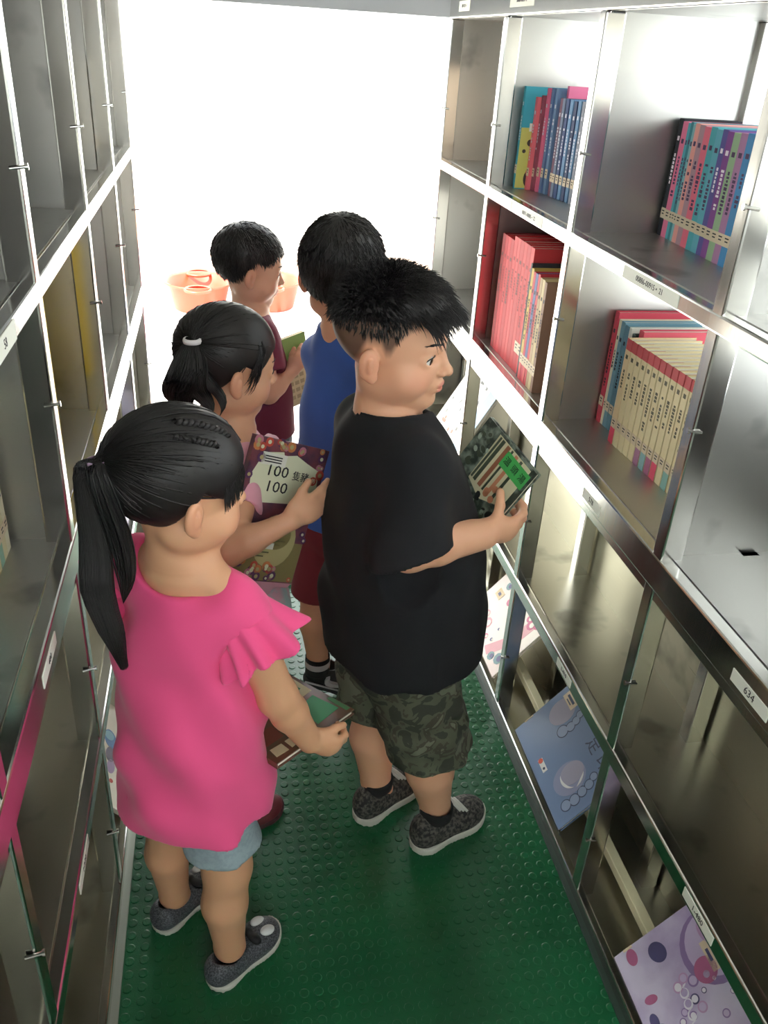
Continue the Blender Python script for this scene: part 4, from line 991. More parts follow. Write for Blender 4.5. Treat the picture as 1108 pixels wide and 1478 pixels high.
# ---- girl in pink
def girl_pink():
    B = V3(-.065, .935, 0)
    o = person('girl in bright pink flutter-sleeve top and grey shorts with long black ponytail, nearest the camera', B)
    H = Head((-.056, .925, .886), 24, 10, 0, .86)
    S_ = dict(head=H, az=48, nb=(-.060, .930, .782), k=.86, hh=.0022, chub=1.12, skin=(220, 166, 128), lip=(206, 116, 104),
              armR=[(.010, .880, .726), (.056, .893, .575), (.104, .914, .468)], armL=[(-.122, .985, .730), (-.120, 1.045, .60), (-.03, 1.075, .50)],
              legR=[(-.036, .905, .41), (-.022, .892, .245), (-.024, .890, .055)], legL=[(-.10, .965, .41), (-.112, .985, .26), (-.116, 1.000, .055)],
              ar=(.034, .030, .029, .021), lr=(.060, .042, .040, .028), nr=.036,
              hands=[dict(w=(.104, .914, .468), d=(.86, .10, -.46), n=(-.10, .92, .12), t=1, L=.088, c=((.75, .9, .6), (.75, .9, .6), (.75, .9, .6), (.75, .9, .6)), ta=.7, tc=(.1, .1), tf=1.0),
                     dict(w=(-.03, 1.075, .50), d=(.7, .3, -.2), n=(.1, -.2, -.9), t=1, L=.088, c=((.4, .6, .5),) * 4, fine=False)])
    child_body(o, B, S_); face_parts(o, H, None)
    for ch in list(o.children):
        if ch.name.startswith('eye'): ch.location = -Vector(B)
    rng = np.random.default_rng(21)
    zl = [(-.12, -.062), (-.06, -.068), (-.035, -.052), (-.018, -.012), (0, .020), (.02, .010), (.036, .004), (.05, .028), (.075, .05), (.1, .062)]
    V, Q = cap(H, .008, zl, .0028)
    tie = unit(V3(.02, -1.0, .10)); pt = scalp_point(H, tie, 1.09)
    paths = []
    u = rand_dirs(20000, rng); n = 0
    for q in u:
        p = scalp_point(H, q, 1.0)
        if p[2] < fallz(zl, p[1]) + .004: continue
        n += 1
        if n > 4200: break
        out = 1.078 + rng.normal(0, .017); ang = math.acos(np.clip(q @ tie, -1, 1)); pth = []
        for t in np.linspace(0, 1, 9):
            s0, s1 = math.sin((1 - t) * ang), math.sin(t * ang); d = unit((s0 * q + s1 * tie) / (math.sin(ang) + 1e-6) + V3(0, 0, .10 * math.sin(PI * t)))
            pth.append(H.w(*(scalp_point(H, d, out + .04 * t ** 6 - .03 * (1 - t) ** 4))))
        pth[-1] = H.w(*(pt + rng.normal(0, .004, 3))); paths.append(pth)
    # fringe and side locks
    for i in range(1100):
        x = rng.uniform(-.058, .066); s = np.sign(x); e = abs(x) / .066
        q0 = unit(V3(x * .7, .035, .085 + rng.uniform(-.01, .02))); yb = .085 - .055 * e ** 2.2; end = V3(x * 1.16, yb + .004, .012 - .014 * e ** 2 + rng.uniform(-.012, .014))
        a = scalp_point(H, q0, 1.06); mid = scalp_point(H, unit(V3(x * 1.1, .070 - .03 * e, .062)), 1.09)
        paths.append([H.w(*p) for p in bezier([a, mid + V3(0, .003, .012), (mid + end) / 2 + V3(0, .003, .002), end], 9)])
    V2, Q2 = strands_mesh(paths, np.array([.0012] * 6 + [.0010, .0007, .0002]))
    # twisted side rows
    tw = []
    for row, (a0, a1) in enumerate(((V3(.50, .62, .70), V3(.42, -.25, .86)), (V3(.72, .35, .62), V3(.62, -.35, .72)))):
        for st in (0, 1):
            pth = []
            for t in np.linspace(0, 1, 40):
                p = scalp_point(H, unit(a0 * (1 - t) + a1 * t), 1.10); ph = t * 34 + st * PI; nn = unit(p)
                pth.append(H.w(*(p + .0030 * (math.cos(ph) * nn + math.sin(ph) * V3(.3, .5, -.6)))))
            tw.append(pth)
    V3_, Q3 = strands_mesh(tw, .0034, 6)
    V, Q = merge_meshes([(V, Q), (V2, Q2), (V3_, Q3)]); hair = np_mesh('hair', V - B, Q, HAIR, o)
    # ponytail
    T0 = H.w(*pt); path = [T0, T0 + V3(-.020, -.006, -.004), V3(-.152, .880, .845), V3(-.155, .868, .78), V3(-.143, .858, .725), V3(-.132, .85, .676)]
    wid = [.007, .011, .019, .022, .021, .010]
    pp = []
    for i in range(1500):
        a = rng.uniform(0, 2 * PI); r = math.sqrt(rng.uniform(0, 1)); L = rng.uniform(.72, 1.04); c = smooth_path(path, 26); m = np.linspace(0, 1, 26)
        wd = np.interp(m, np.linspace(0, 1, 6), wid); off = np.stack([math.cos(a) * wd * r * .85, math.sin(a) * wd * r * .55, np.zeros(26)], 1)
        off[:, 0] += .004 * np.sin(m * 5 + a) * m; c = c + off; kx = np.linspace(0, 25 * min(L, 1), 14); pp.append(np.stack([np.interp(kx, np.arange(26), c[:, j]) for j in range(3)], 1))
    pth2 = [T0, T0 + V3(-.004, -.020, -.006), V3(-.124, .868, .850), V3(-.120, .862, .80), V3(-.126, .858, .765)]
    for i in range(260):
        c = smooth_path(pth2, 14) + rng.normal(0, 1, 3) * V3(.005, .004, .002) * np.sin(np.linspace(.15, PI, 14))[:, None]; pp.append(c)
    Vp, Qp = strands_mesh(pp, np.array([.0013] * 10 + [.0011, .0009, .0006, .0002])); np_mesh('ponytail', Vp - B, Qp, HAIR, hair)
    MB().lathe([(.0105, -.004), (.0125, -.0035), (.013, 0), (.0125, .0035), (.0105, .004)], n=20, c=tuple(T0 + V3(-.006, -.002, 0) - B)).build('hair_tie', mat('lilac_elastic', (190, 160, 190), .6), hair, smooth=True)
    Fm = frame(48)
    tab = [(.372, .112, .100, .106, 0, 0), (.43, .109, .098, .103, 0, 0), (.52, .104, .098, .096, 0, 0), (.61, .102, .088, .085, 0, 0), (.68, .092, .072, .074, 0, 0), (.72, .082, .060, .064, 0, 0), (.755, .066, .048, .054, 0, 0), (.785, .045, .035, .04, 0, 0)]
    w = waves(15, .0034, [((.5, -.3, .8), .13, 1), ((-.4, .5, .8), .10, .8), ((1, .2, .1), .085, .8), ((.3, 1, .5), .06, .5)])
    ruf = waves(3, .0035, [((1, .2, .3), .030, 1), ((-.3, 1, .2), .036, .8)])
    c0 = (-.060, .931)
    nk = [ell((-.058, .922, .790), (.066, .062, .042), frame(48, -12)), cone((-.060, .93, .77), H.w(0, -.015, -.04), .044, .036)]
    # body of the top without the frills, then each frill as a part of its own
    top = tee(o, B, PINK_C, c0, Fm, tab, [((-.004, .890, .735), (.014, .876, .706), .043, .043, (.5, -.35, -.6)), ((-.114, .978, .738), (-.126, .988, .712), .043, .042, (-.5, .5, -.6))], nk, fold=w, name='top')
    def frill(a, b, r1, r2, nm, seed):
        a = np.asarray(a, float); b = np.asarray(b, float); b0, b1 = blob_bounds([a, b], .085)
        F = Field(*[grid_axis(b0[i], b1[i], .0021) for i in range(3)]); d = unit(b - a)
        e1 = unit(np.cross(d, (0, 0, 1))); e2 = np.cross(d, e1); L = np.linalg.norm(b - a)
        def f(x, y, z):
            X, Y, Z = x - a[0], y - a[1], z - a[2]; t = X * d[0] + Y * d[1] + Z * d[2]; u = X * e1[0] + Y * e1[1] + Z * e1[2]; v = X * e2[0] + Y * e2[1] + Z * e2[2]
            s = np.clip(t / L, 0, 1); ph = np.arctan2(v, u); rr = r1 + (r2 - r1) * s ** 1.1 + (.0035 + .0065 * s) * s * np.sin(ph * 9 + seed + 1.5 * np.sin(ph * 2)) 
            q = np.abs(np.sqrt(u * u + v * v) - rr) - .0032; edge = L * (1 + .06 * np.sin(ph * 5 + seed))
            return np.maximum(q * .8, np.maximum(-t, t - edge))
        F.all(f, 'u', 0); V, Q = F.mesh(); np_mesh(nm, V - B, Q, PINK_C, o)
    frill((-.004, .886, .742), (.038, .872, .674), .030, .058, 'flutter_sleeve', 0.)
    frill((-.112, .975, .742), (-.152, .995, .718), .030, .052, 'flutter_sleeve', 2.)
    shorts(o, B, GREY_SHORT, Fm, ((-.062, .932, .40), (.094, .084, .070)), [((-.038, .908, .39), (-.027, .897, .296), .050, .057), ((-.092, .962, .39), (-.104, .977, .315), .056, .058)], fold=waves(4, .0014, [((.2, .2, 1), .06, 1), ((1, .3, .6), .05, .8)]))
    for heel, az in (((-.058, .855, 0), 41), ((-.148, .967, 0), 47)):
        s, w_ = shoe(o, heel, az, .152, .064, (GLIT, SOLE_W, None, None), style='slip', hgt=.046); s.location = -Vector(B)
        mb = MB()
        for sx in (-1, 1):
            F2 = Field(*[grid_axis(w_(sx * .011, .112, .036)[i] - .03, w_(sx * .011, .112, .036)[i] + .03, .0018) for i in range(3)])
            F2.put(ell(w_(sx * .012, .118, .034), (.0095, .015, .0065), frame(az, 22)), 'u', 0); V, Qq = F2.mesh(); mb.add(V - B, [tuple(r) for r in Qq])
        mb.build('toe_patch', mat('white_felt', (222, 222, 220), .9), s, smooth=True).location = Vector(B)
        F2 = Field(*[grid_axis(w_(0, .085, .045)[i] - .04, w_(0, .085, .045)[i] + .04, .0018) for i in range(3)])
        for sx in (-1, 1): F2.put(ell(w_(sx * .013, .088, .046), (.014, .009, .007), frame(az, 20)), 'u', .003)
        F2.put(ell(w_(0, .088, .049), (.006, .007, .007)), 'u', .003); V, Qq = F2.mesh(); np_mesh('bow', V - B, Qq, BLK, s).location = Vector(B)
    return o
def short_hair(o, B, H, zl, seed, n=4200, L=(.012, .022), off=.006, top=1.0):
    rng = np.random.default_rng(seed); V, Q = cap(H, off, zl, .003); paths = []; c = 0
    for q in rand_dirs(n * 4, rng):
        p = scalp_point(H, q, 1.04)
        if p[2] < fallz(zl, p[1]) + .003: continue
        c += 1
        if c > n: break
        nn = unit(q / np.array(CR[1])); crown = unit(V3(0, -.5, .85)); fl = q - crown; fl = unit(fl - (fl @ nn) * nn)
        d0 = unit(nn * .28 + fl + rng.normal(0, .16, 3)); l = rng.uniform(*L); dr = -nn * l * .25 + V3(0, 0, -.2) * l
        p = scalp_point(H, q, 1.0) + nn * (off - .001)
        paths.append([H.w(*(p + d0 * l * t + dr * t * t)) for t in np.linspace(0, 1, 4)])
    V2, Q2 = strands_mesh(paths, np.array([.0012, .0011, .0008, .0001])); V, Q = merge_meshes([(V, Q), (V2, Q2)]); return np_mesh('hair', V - B, Q, HAIR, o)
def fix_eyes(o, B):
    for ch in list(o.children):
        if ch.name.startswith('eye'): ch.location = -Vector(B)
# ---- girl holding the big flowery book
def girl_book():
    B = V3(.02, 1.34, 0)
    o = person('girl in dusty pink top with curly ponytail hugging a large flowery picture book', B)
    H = Head((.008, 1.335, .893), 20, 12, 0, .85)
    S_ = dict(head=H, az=30, nb=(.004, 1.335, .795), k=.84, chub=1.08, skin=(216, 164, 130),
              armR=[(.036, 1.262, .742), (-.004, 1.150, .652), (.094, 1.150, .702)], armL=[(-.035, 1.40, .742), (.03, 1.45, .62), (.10, 1.40, .60)],
              legR=[(.040, 1.29, .42), (.01, 1.225, .25), (-.008, 1.172, .06)], legL=[(-.02, 1.375, .42), (-.05, 1.345, .25), (-.065, 1.325, .06)],
              hands=[dict(w=(.094, 1.150, .704), d=(.80, .45, .22), n=(-.40, .85, -.25), t=1, L=.100, c=((.10, .25, .25), (.10, .2, .2), (.12, .25, .2), (.2, .3, .3)), ta=.55, tc=(.0, .1), tf=.15, spread=.12),
                     dict(w=(.10, 1.40, .60), d=(.6, -.5, .2), n=(.2, -.6, .4), t=-1, L=.095, c=((.3, .4, .4),) * 4, fine=False)])
    child_body(o, B, S_); face_parts(o, H, None); fix_eyes(o, B)
    rng = np.random.default_rng(31)
    zl = [(-.12, -.062), (-.06, -.068), (-.035, -.050), (-.018, -.012), (0, .018), (.02, .012), (.04, .010), (.06, .040), (.09, .062)]
    V, Q = cap(H, .007, zl, .003); tie = unit(V3(.46, -.88, .16)); pt = scalp_point(H, tie, 1.08); paths = []; n = 0
    for q in rand_dirs(14000, rng):
        p = scalp_point(H, q, 1.0)
        if p[2] < fallz(zl, p[1]) + .004: continue
        n += 1
        if n > 2600: break
        ang = math.acos(np.clip(q @ tie, -1, 1)); out = 1.065 + rng.normal(0, .014); pth = []
        for t in np.linspace(0, 1, 8):
            d = unit((math.sin((1 - t) * ang) * q + math.sin(t * ang) * tie) / (math.sin(ang) + 1e-6)); pth.append(H.w(*scalp_point(H, d, out + .04 * t ** 6 - .03 * (1 - t) ** 4)))
        pth[-1] = H.w(*(pt + rng.normal(0, .004, 3))); paths.append(pth)
    for i in range(90):     # wisps round the ear and forehead
        s = rng.choice((1, -1)); q0 = scalp_point(H, unit(V3(s * .062, .030 + rng.normal(0, .006), .045)), 1.05); e = V3(s * (.076 + rng.normal(0, .003)), .018 + rng.normal(0, .008), -.005 + rng.normal(0, .016))
        paths.append([H.w(*p) for p in bezier([q0, q0 + V3(s * .01, .014, -.015), e + V3(s * .004, .012, .015), e], 8)])
    V2, Q2 = strands_mesh(paths, np.array([.0012] * 5 + [.0010, .0007, .0002])); V, Q = merge_meshes([(V, Q), (V2, Q2)]); hair = np_mesh('hair', V - B, Q, HAIR, o)
    T0 = H.w(*pt); pp = []
    for j, (end, sw, wd, m) in enumerate(((T0 + V3(-.020, -.010, -.135), .010, .030, 800), (T0 + V3(.022, -.022, -.130), .013, .022, 420), (T0 + V3(.052, -.020, -.120), .016, .013, 260))):
        for i in range(m):
            a, r = rng.uniform(0, 6.28), math.sqrt(rng.uniform()); L = rng.uniform(.75, 1.0); t = np.linspace(0, L, 16)
            c = T0 * (1 - t)[:, None] + end * t[:, None] + V3(-.006, -.014, .0) * np.sin(PI * t)[:, None]
            ww = wd * np.sin(np.clip(t * 1.15 + .08, 0, 1) * PI) ** .7
            c[:, 0] += ww * r * math.cos(a) + sw * t * np.sin(t * 9 + j); c[:, 1] += ww * r * math.sin(a) * .7 + sw * t * np.cos(t * 9 + j); pp.append(c)
    Vp, Qp = strands_mesh(pp, np.array([.0013] * 12 + [.0011, .0009, .0006, .0002])); np_mesh('ponytail', Vp - B, Qp, HAIR, hair)
    MB().lathe([(.0105, -.004), (.0135, -.0035), (.0145, 0), (.0135, .0035), (.0105, .004)], n=20, c=tuple(T0 + V3(0, -.003, .004) - B)).build('hair_tie', mat('white_elastic', (232, 226, 228), .6), hair, smooth=True)
    Fm = frame(30); c0 = (.006, 1.335)
    tab = [(.50, .108, .098, .096, 0, 0), (.60, .100, .090, .088, 0, 0), (.68, .090, .074, .074, 0, 0), (.735, .080, .060, .062, 0, 0), (.768, .062, .046, .052, 0, 0), (.795, .042, .034, .04, 0, 0)]
    tee(o, B, ROSE_C, c0, Fm, tab, [((.032, 1.270, .748), (.014, 1.205, .698), .036, .038, (-.2, -.7, -.6)), ((-.03, 1.395, .752), (-.005, 1.43, .68), .042, .044, (.2, .4, -.9))],
        [ell((.008, 1.335, .806), (.058, .056, .034), frame(30, 5)), cone((.004, 1.335, .79), H.w(0, -.015, -.04), .044, .036)], fold=waves(33, .0025, [((.4, .2, 1), .07, 1), ((1, .2, .3), .05, .8), ((.2, 1, .4), .045, .7)]), name='top')
    w = waves(6, .004, [((1, .1, .1), .032, 1), ((.1, 1, .2), .036, 1)])
    for a in ((.066, 1.272, .772), (-.026, 1.405, .772)):
        F = Field(*[grid_axis(a[i] - .05, a[i] + .05, .0026) for i in range(3)]); F.put(ell(a, (.030, .022, .013), frame(10, 0, 25)), 'u', 0); F.all(w, 'd'); V, Q = F.mesh(); np_mesh('shoulder_ruffle', V - B, Q, mat('pale_pink_ruffle', (236, 190, 210), .85), o)
    shorts(o, B, PATT, Fm, ((.01, 1.335, .46), (.100, .092, .075)), [((.04, 1.29, .44), (.016, 1.238, .30), .068, .066), ((-.02, 1.375, .44), (-.042, 1.352, .30), .066, .064)])
    for heel, az in (((-.043, 1.146, 0), 32), ((-.100, 1.302, 0), 30)):
        s, w_ = shoe(o, heel, az, .150, .062, (mat('maroon_shoe', (104, 40, 48), .6), mat('dark_sole', (70, 40, 42), .7), None, None), style='slip', hgt=.046); s.location = -Vector(B)
    # the book
    A, Bc, D = (.0465, 1.22, .8181), (.1700, 1.285, .7560), (.0120, 1.165, .5870)
    t = .011
    b, bw, bh = book_at('large flowery picture book titled 100 hugged by the girl in dusty pink', A, Bc, D, t, mat('flowery_cover', (128, 74, 84), .4, noise=(34, (84, 62, 84), .9), clear=.3))
    mb = MB(); M = Matrix.Translation((0, 0, t)); e = .0004; rr = random.Random(12)
    mb.box((.001, .002, 0), (bw - .001, bh * .30, e), 1, M)
    P = [(.10, .60), (.06, .74), (.16, .90), (.40, .925), (.42, .90), (.58, .92), (.74, .88), (.93, .84), (.97, .66), (.7, .58), (.3, .56)]
    mb.prism([(x * bw, y * bh) for x, y in P], e, 2 * e, 2, M)
    mb.box((.14 * bw, .82 * bh, 2 * e), (.46 * bw, .905 * bh, 3 * e), 3, M)
    for i in range(3): mb.box((.18 * bw, (.84 + .018 * i) * bh, 3 * e), (.40 * bw, (.848 + .018 * i) * bh, 4 * e), 4, M)
    mb.text('100', .026, M @ Matrix.Translation((.38 * bw, .785 * bh, 2 * e)), 4, ext=e, stretch=1.2); mb.text('隻豬', .017, M @ Matrix.Translation((.70 * bw, .775 * bh, 2 * e)), 4, ext=e)
    mb.disc((.88 * bw, .765 * bh), .0075, 2 * e, 4 * e, 5, M); mb.text('的', .009, M @ Matrix.Translation((.88 * bw, .765 * bh, 4 * e)), 2, ext=e)
    mb.text('100', .026, M @ Matrix.Translation((.42 * bw, .675 * bh, 2 * e)), 4, ext=e, stretch=1.2)
    for i in range(46):
        x = rr.uniform(.03, .97); y = rr.choice((rr.uniform(.93, .99), rr.uniform(.02, .14), rr.uniform(.02, .99))); 
        if .15 < x < .9 and .15 < y < .9: x = rr.choice((rr.uniform(.01, .06), rr.uniform(.95, .99)))
        r = rr.uniform(.004, .009); mb.disc((x * bw, y * bh), r, 2 * e, 3 * e, rr.choice((5, 6, 7, 8)), M, n=10); mb.disc((x * bw, y * bh), r * .45, 3 * e, 4 * e, rr.choice((2, 9)), M, n=8)
    mb.disc((.60 * bw, .30 * bh), .042, e, 2 * e, 9, M, ry=.046); mb.disc((.6 * bw, .34 * bh), .030, 2 * e, 3 * e, 1, M, ry=.024)
    for k in range(5): mb.box((.22 * bw, (.18 + .03 * k) * bh, 2 * e), ((.5 + .06 * k) * bw, (.19 + .03 * k) * bh, 3 * e), 10, M)
    mb.box((.34 * bw, .24 * bh, 3 * e), (.60 * bw, .285 * bh, 4 * e), 3, M).disc((.31 * bw, .27 * bh), .005, 3 * e, 4.5 * e, 5, M)
    mb.build('cover_picture', [MATS['flowery_cover'], mat('olive_hill', (138, 128, 84), .4), mat('title_cream', (222, 226, 196), .4), WHITE, INK, mat('petal_red', (196, 84, 70), .4), mat('petal_pink', (200, 130, 150), .4), mat('petal_plum', (96, 60, 100), .4), mat('petal_orange', (206, 132, 84), .4), mat('hill_cream', (186, 176, 126), .4), mat('hill_dark', (96, 92, 62), .4)], b)
# ---- boy in blue, seen from behind
def boy_blue():
    B = V3(.22, 1.57, 0)
    o = person('boy in blue t-shirt and dark red shorts, seen from behind the boy in black', B)
    H = Head((.224, 1.585, .978), 66, 10, 2, .93)
    S_ = dict(head=H, az=45, nb=(.230, 1.568, .862), k=.94, chub=1.05, skin=(214, 160, 128),
              armR=[(.30, 1.51, .815), (.345, 1.58, .68), (.37, 1.70, .62)], armL=[(.192, 1.635, .808), (.23, 1.74, .70), (.31, 1.76, .68)],
              legR=[(.27, 1.545, .46), (.29, 1.55, .27), (.285, 1.55, .075)], legL=[(.205, 1.58, .46), (.186, 1.55, .29), (.188, 1.528, .115)],
              ar=(.033, .028, .028, .020), lr=(.055, .038, .037, .024),
              hands=[dict(w=(.37, 1.70, .62), d=(.6, .6, .1), n=(-.5, .5, .3), t=1, L=.105, c=((.4, .5, .5),) * 4, fine=False), dict(w=(.31, 1.76, .68), d=(.8, .1, .2), n=(.2, -.6, .4), t=-1, L=.105, c=((.4, .5, .5),) * 4, fine=False)])
    child_body(o, B, S_); face_parts(o, H, None); fix_eyes(o, B)
    zl = [(-.12, -.060), (-.06, -.066), (-.035, -.050), (-.022, -.012), (0, .022), (.02, .016), (.04, .014), (.06, .042), (.09, .058)]
    short_hair(o, B, H, zl, 41, 5200, (.012, .020), .010)
    Fm = frame(45)
    tab = [(.47, .104, .100, .100, 0, 0), (.60, .100, .095, .095, 0, 0), (.70, .096, .084, .086, 0, 0), (.77, .090, .072, .076, 0, 0), (.815, .080, .060, .064, 0, 0), (.845, .074, .060, .066, -.004, 0), (.885, .054, .050, .056, -.010, 0)]
    tee(o, B, BLUE_C, (.244, 1.575), Fm, tab, [((.282, 1.525, .812), (.330, 1.560, .725), .048, .052, (.3, .3, -.9)), ((.196, 1.630, .808), (.222, 1.705, .735), .044, .048, (.1, .5, -.9))],
        [ell((.229, 1.572, .892), (.040, .040, .022), frame(45, 5)), cone((.229, 1.572, .875), H.w(0, -.015, -.04), .037, .036)], fold=waves(44, .0018, [((.4, .2, 1), .11, 1), ((1, .2, .3), .08, .8)]))
    shorts(o, B, DARKRED, Fm, ((.238, 1.57, .45), (.098, .092, .08)), [((.265, 1.55, .43), (.285, 1.55, .28), .070, .070), ((.208, 1.58, .43), (.190, 1.552, .285), .064, .062)])
    for heel, az, pit, nm in (((.156, 1.548, .050), -8, 17, 'L'), ((.245, 1.545, 0), 40, 0, 'R')):
        s, w_ = shoe(o, heel, az, .172, .070, (BLK, mat('black_rubber_sole', (34, 34, 36), .7), None, None), pitch=math.radians(0) + pit); s.location = -Vector(B)
        Fz = frame(az, pit)
        # curved tick mark on the outer side, flush with the upper
        mb = MB(); P = []
        for tt in np.linspace(0, 1, 14): P.append((.050 + .085 * tt, .030 + .026 * tt ** 2.2 + .0))
        Q_ = [(x, z + .009 * math.sin(PI * min(1, (1 - i / 13) * 1.05)) ** .8) for i, (x, z) in enumerate(P)]
        poly = P[::-1]
        tick = [(.135, .040), (.062, .024), (.050, .025), (.045, .031), (.046, .041), (.053, .047), (.052, .038), (.060, .034), (.085, .035)]
        side_ = .0305
        M = axes(w_(side_, 0, 0) - B, Fz[1], Fz[2], Fz[0])
        vs = []; n = len(tick)
        for k_, zz in ((0, -.006), (1, .0048)):
            for x, y in tick:
                bul = .0042 * math.sin(PI * min(max(x / .172, 0), 1)) 
                vs.append(M @ Vector((x, y, zz + bul)))
        mb.add(vs, [tuple(range(n - 1, -1, -1)), tuple(range(n, 2 * n))] + [(i, (i + 1) % n, n + (i + 1) % n, n + i) for i in range(n)])
        mb.build('tick_logo', GREYL, s).location = Vector(B)
        c0 = [w_(.034 + .003 * math.sin(tt * PI), .002 + .165 * tt, .0175 + .002 * math.sin(tt * PI)) - B for tt in np.linspace(0, 1, 12)]
        V, Qq = strands_mesh([c0], .0022, 6); mb = MB().add(V, [tuple(r) for r in Qq]); mb.build('sole_line', GREYL, s).location = Vector(B)
        a = np.asarray(S_['leg' + nm][2]) - B
        MB().lathe([(.027, -.03), (.0285, -.01), (.0285, .012), (.0275, .016)], n=24, c=tuple(a)).lathe([(.0284, -.012), (.0292, -.010), (.0292, .002), (.0284, .004)], 1, n=24, c=tuple(a)).build('sock', [mat('black_sock', (24, 24, 26), .9), GREYL], o, smooth=True)
# ---- toddler at the far end
def toddler():
    B = V3(.075, 2.06, 0)
    o = person('toddler in maroon top at the far doorway reading a green and cream book', B)
    H = Head((.070, 2.055, .880), 8, 13, 0, .86)
    S_ = dict(head=H, az=20, nb=(.070, 2.05, .780), k=.84, chub=1.10, skin=(220, 170, 140), lip=(220, 110, 110),
              armR=[(.092, 1.975, .730), (.105, 1.955, .60), (.166, 2.0, .640)], armL=[(.055, 2.12, .730), (.09, 2.15, .60), (.165, 2.10, .63)],
              legR=[(.088, 2.02, .42), (.092, 2.02, .25), (.090, 2.025, .06)], legL=[(.062, 2.10, .42), (.062, 2.10, .25), (.062, 2.10, .06)],
              hands=[dict(w=(.166, 2.0, .640), d=(.50, .10, .75), n=(.2, .9, -.1), t=1, L=.085, c=((.4, .5, .4),) * 4, ta=.7), dict(w=(.165, 2.10, .63), d=(.6, -.2, .6), n=(.2, -.9, .1), t=-1, L=.085, c=((.4, .5, .4),) * 4, fine=False)])
    child_body(o, B, S_); face_parts(o, H, None); fix_eyes(o, B)
    zl = [(-.12, -.030), (-.06, -.040), (-.035, -.030), (-.022, .0), (0, .030), (.02, .022), (.04, .030), (.06, .052), (.09, .062)]
    short_hair(o, B, H, zl, 51, 3600, (.010, .018), .008)
    Fm = frame(20)
    tab = [(.47, .112, .10, .10, 0, 0), (.58, .104, .095, .092, 0, 0), (.67, .094, .078, .078, 0, 0), (.725, .082, .062, .064, 0, 0), (.755, .064, .046, .052, 0, 0), (.785, .042, .034, .04, 0, 0)]
    tee(o, B, MAROON, (.072, 2.05), Fm, tab, [((.090, 1.985, .735), (.106, 1.958, .655), .042, .044, (.2, -.3, -.9)), ((.056, 2.11, .735), (.078, 2.145, .66), .042, .044, (.2, .3, -.9))],
        [ell((.072, 2.05, .792), (.052, .050, .026)), cone((.070, 2.05, .775), H.w(0, -.015, -.04), .042, .036)])
    shorts(o, B, DGREY, Fm, ((.076, 2.06, .44), (.104, .094, .08)), [((.088, 2.02, .42), (.092, 2.02, .27), .068, .068), ((.062, 2.10, .42), (.062, 2.10, .27), .066, .066)])
    for heel, az in (((.052, 2.012, 0), 15), ((.022, 2.088, 0), 20)):
        s, w_ = shoe(o, heel, az, .140, .060, (BLK, SOLE_W, None, None), style='slip', hgt=.046); s.location = -Vector(B)
    t = .010
    A, Bc, D = np.array((.136, 2.01, .715)), np.array((.176, 2.035, .722)), np.array((.126, 1.99, .530))
    b, bw, bh = book_at('green and cream picture book held upright by the toddler at the doorway', A, Bc + (Bc - A) * .6, D, t, (226, 214, 176))
    mb = MB(); M = Matrix.Translation((0, 0, t)); e = .0004
    mb.box((.001, bh * .56, 0), (bw - .001, bh - .001, e), 1, M)
    for i in range(5):
        for j in range(3): mb.box((.008 + .017 * j, .018 + .018 * i, 0), (.02 + .017 * j, .028 + .018 * i, e), 2, M)
    mb.build('cover_picture', [PAPER, mat('leaf_green', (150, 186, 110), .4), mat('print_tan', (186, 172, 136), .5)], b)
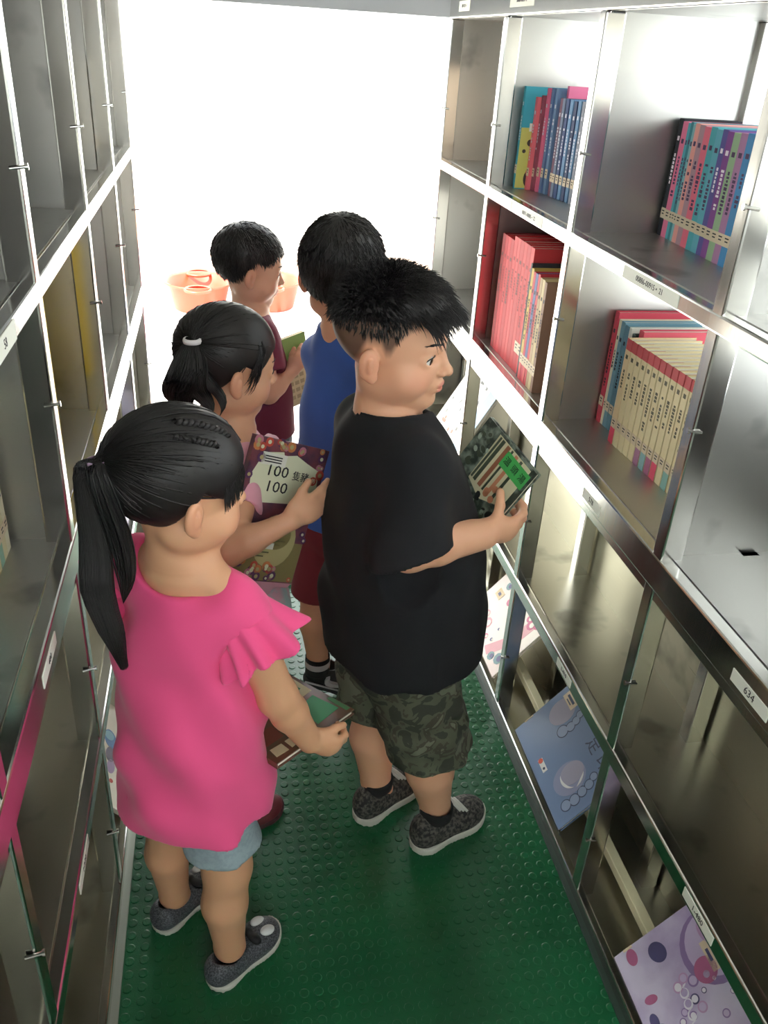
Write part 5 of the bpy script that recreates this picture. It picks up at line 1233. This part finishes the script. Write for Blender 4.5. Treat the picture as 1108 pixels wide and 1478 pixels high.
# ---- books in the hands of the two nearest children
def held_books():
    t = .010; e = .0004
    A, Bc, D = V3(.4069, 1.18, .8588), V3(.4492, 1.06, .8169), V3(.3388, 1.2, .7378); D = A + (D - A) * 1.12
    b, w, h = book_at('picture book with tree photos and green title block held by the boy in black', A, Bc, D, t, mat('forest_cover', (52, 62, 54), .35, noise=(60, (150, 164, 150), .8), clear=.3))
    mb = MB(); M = Matrix.Translation((0, 0, t))
    mb.prism([(.30 * w, .42 * h), (.28 * w, .97 * h), (.92 * w, .97 * h), (.92 * w, .50 * h), (.6 * w, .36 * h)], 0, e, 1, M)
    for x, ww, k in ((.36, .05, 2), (.46, .06, 3), (.55, .03, 2), (.63, .05, 4), (.73, .04, 2), (.31, .03, 2)): mb.box((x * w, .45 * h, e), ((x + ww) * w, .96 * h, 2 * e), k, M)
    mb.box((.52 * w, .76 * h, 2 * e), (.97 * w, .93 * h, 3 * e), 5, M)
    for i, ch in enumerate('溫頭湯'): mb.text(ch, .014, M @ Matrix.Translation(((.60 + .145 * i) * w, .845 * h, 3 * e)), 6, ext=e)
    rr = random.Random(6)
    for i in range(34): mb.disc((rr.uniform(.04, .94) * w, rr.uniform(.03, .40) * h), rr.uniform(.002, .006), e, 2 * e, rr.choice((2, 6, 7)), M, n=7, ry=rr.uniform(.002, .007), rot=rr.uniform(0, 3))
    for i in range(12): mb.disc((rr.uniform(.05, .28) * w, rr.uniform(.5, .95) * h), rr.uniform(.003, .008), e, 2 * e, rr.choice((2, 7)), M, n=8, ry=.004, rot=rr.uniform(0, 3))
    for i in range(5): mb.disc((rr.uniform(.62, .84) * w, rr.uniform(.45, .6) * h), .006, 2 * e, 3 * e, 4, M, n=8)
    mb.build('cover_picture', [MATS['forest_cover'], mat('bark_cream', (206, 200, 166), .4), mat('trunk_dark', (72, 82, 66), .4), mat('trunk_brown', (150, 96, 72), .4), mat('fox_brown', (196, 132, 100), .4), mat('title_green', (76, 176, 92), .4), INK, mat('lichen_grey', (166, 180, 166), .4)], b)
    a, bb, c = V3(.1812, .9811, .462), V3(.0565, .8821, .462), V3(.0731, 1.1117, .442)
    # top edge of the book is the far one: lower left corner b, lower right corner a
    D_ = bb; A_ = bb + (c - a); B_ = c
    b, w, h = book_at('picture book with green windows and brown beams held low by the girl in pink', A_, B_, D_, t, mat('beam_cover', (112, 72, 56), .4, noise=(20, (70, 84, 60), .7), clear=.3))
    mb = MB(); M = Matrix.Translation((0, 0, t)); rr = random.Random(8)
    def q(*p): return [(x * w, y * h) for x, y in p]
    mb.prism(q((.62, .10), (.92, .12), (.90, .44), (.66, .40)), 0, e, 1, M); mb.prism(q((.66, .48), (.95, .50), (.97, .86), (.70, .84)), 0, e, 2, M); mb.prism(q((.72, .55), (.9, .6), (.86, .8), (.75, .74)), e, 2 * e, 1, M)
    mb.prism(q((.42, .50), (.60, .50), (.60, .70), (.44, .72)), 0, e, 2, M); mb.prism(q((.40, .30), (.56, .30), (.58, .44), (.44, .46)), 0, 2 * e, 3, M); mb.prism(q((.94, .04), (.99, .04), (.99, .3), (.95, .3)), 0, e, 4, M)
    mb.prism(q((.06, .06), (.2, .05), (.21, .16), (.08, .17)), 0, e, 2, M); mb.prism(q((.24, .05), (.36, .06), (.35, .16), (.25, .16)), 0, e, 2, M); mb.prism(q((.04, .22), (.3, .22), (.32, .4), (.05, .42)), 0, e, 5, M)
    mb.prism(q((.10, .55), (.36, .55), (.34, .9), (.12, .88)), 0, e, 4, M)
    mb.build('cover_picture', [MATS['beam_cover'], mat('pane_green', (64, 150, 100), .35), mat('pane_cream', (214, 206, 166), .4), mat('blue_grey_patch', (132, 144, 158), .4), mat('leaf_dark_green', (70, 120, 76), .4), mat('door_red_brown', (120, 66, 52), .4)], b)
held_books()
boy_black()
girl_pink()
girl_book()
boy_blue()
toddler()
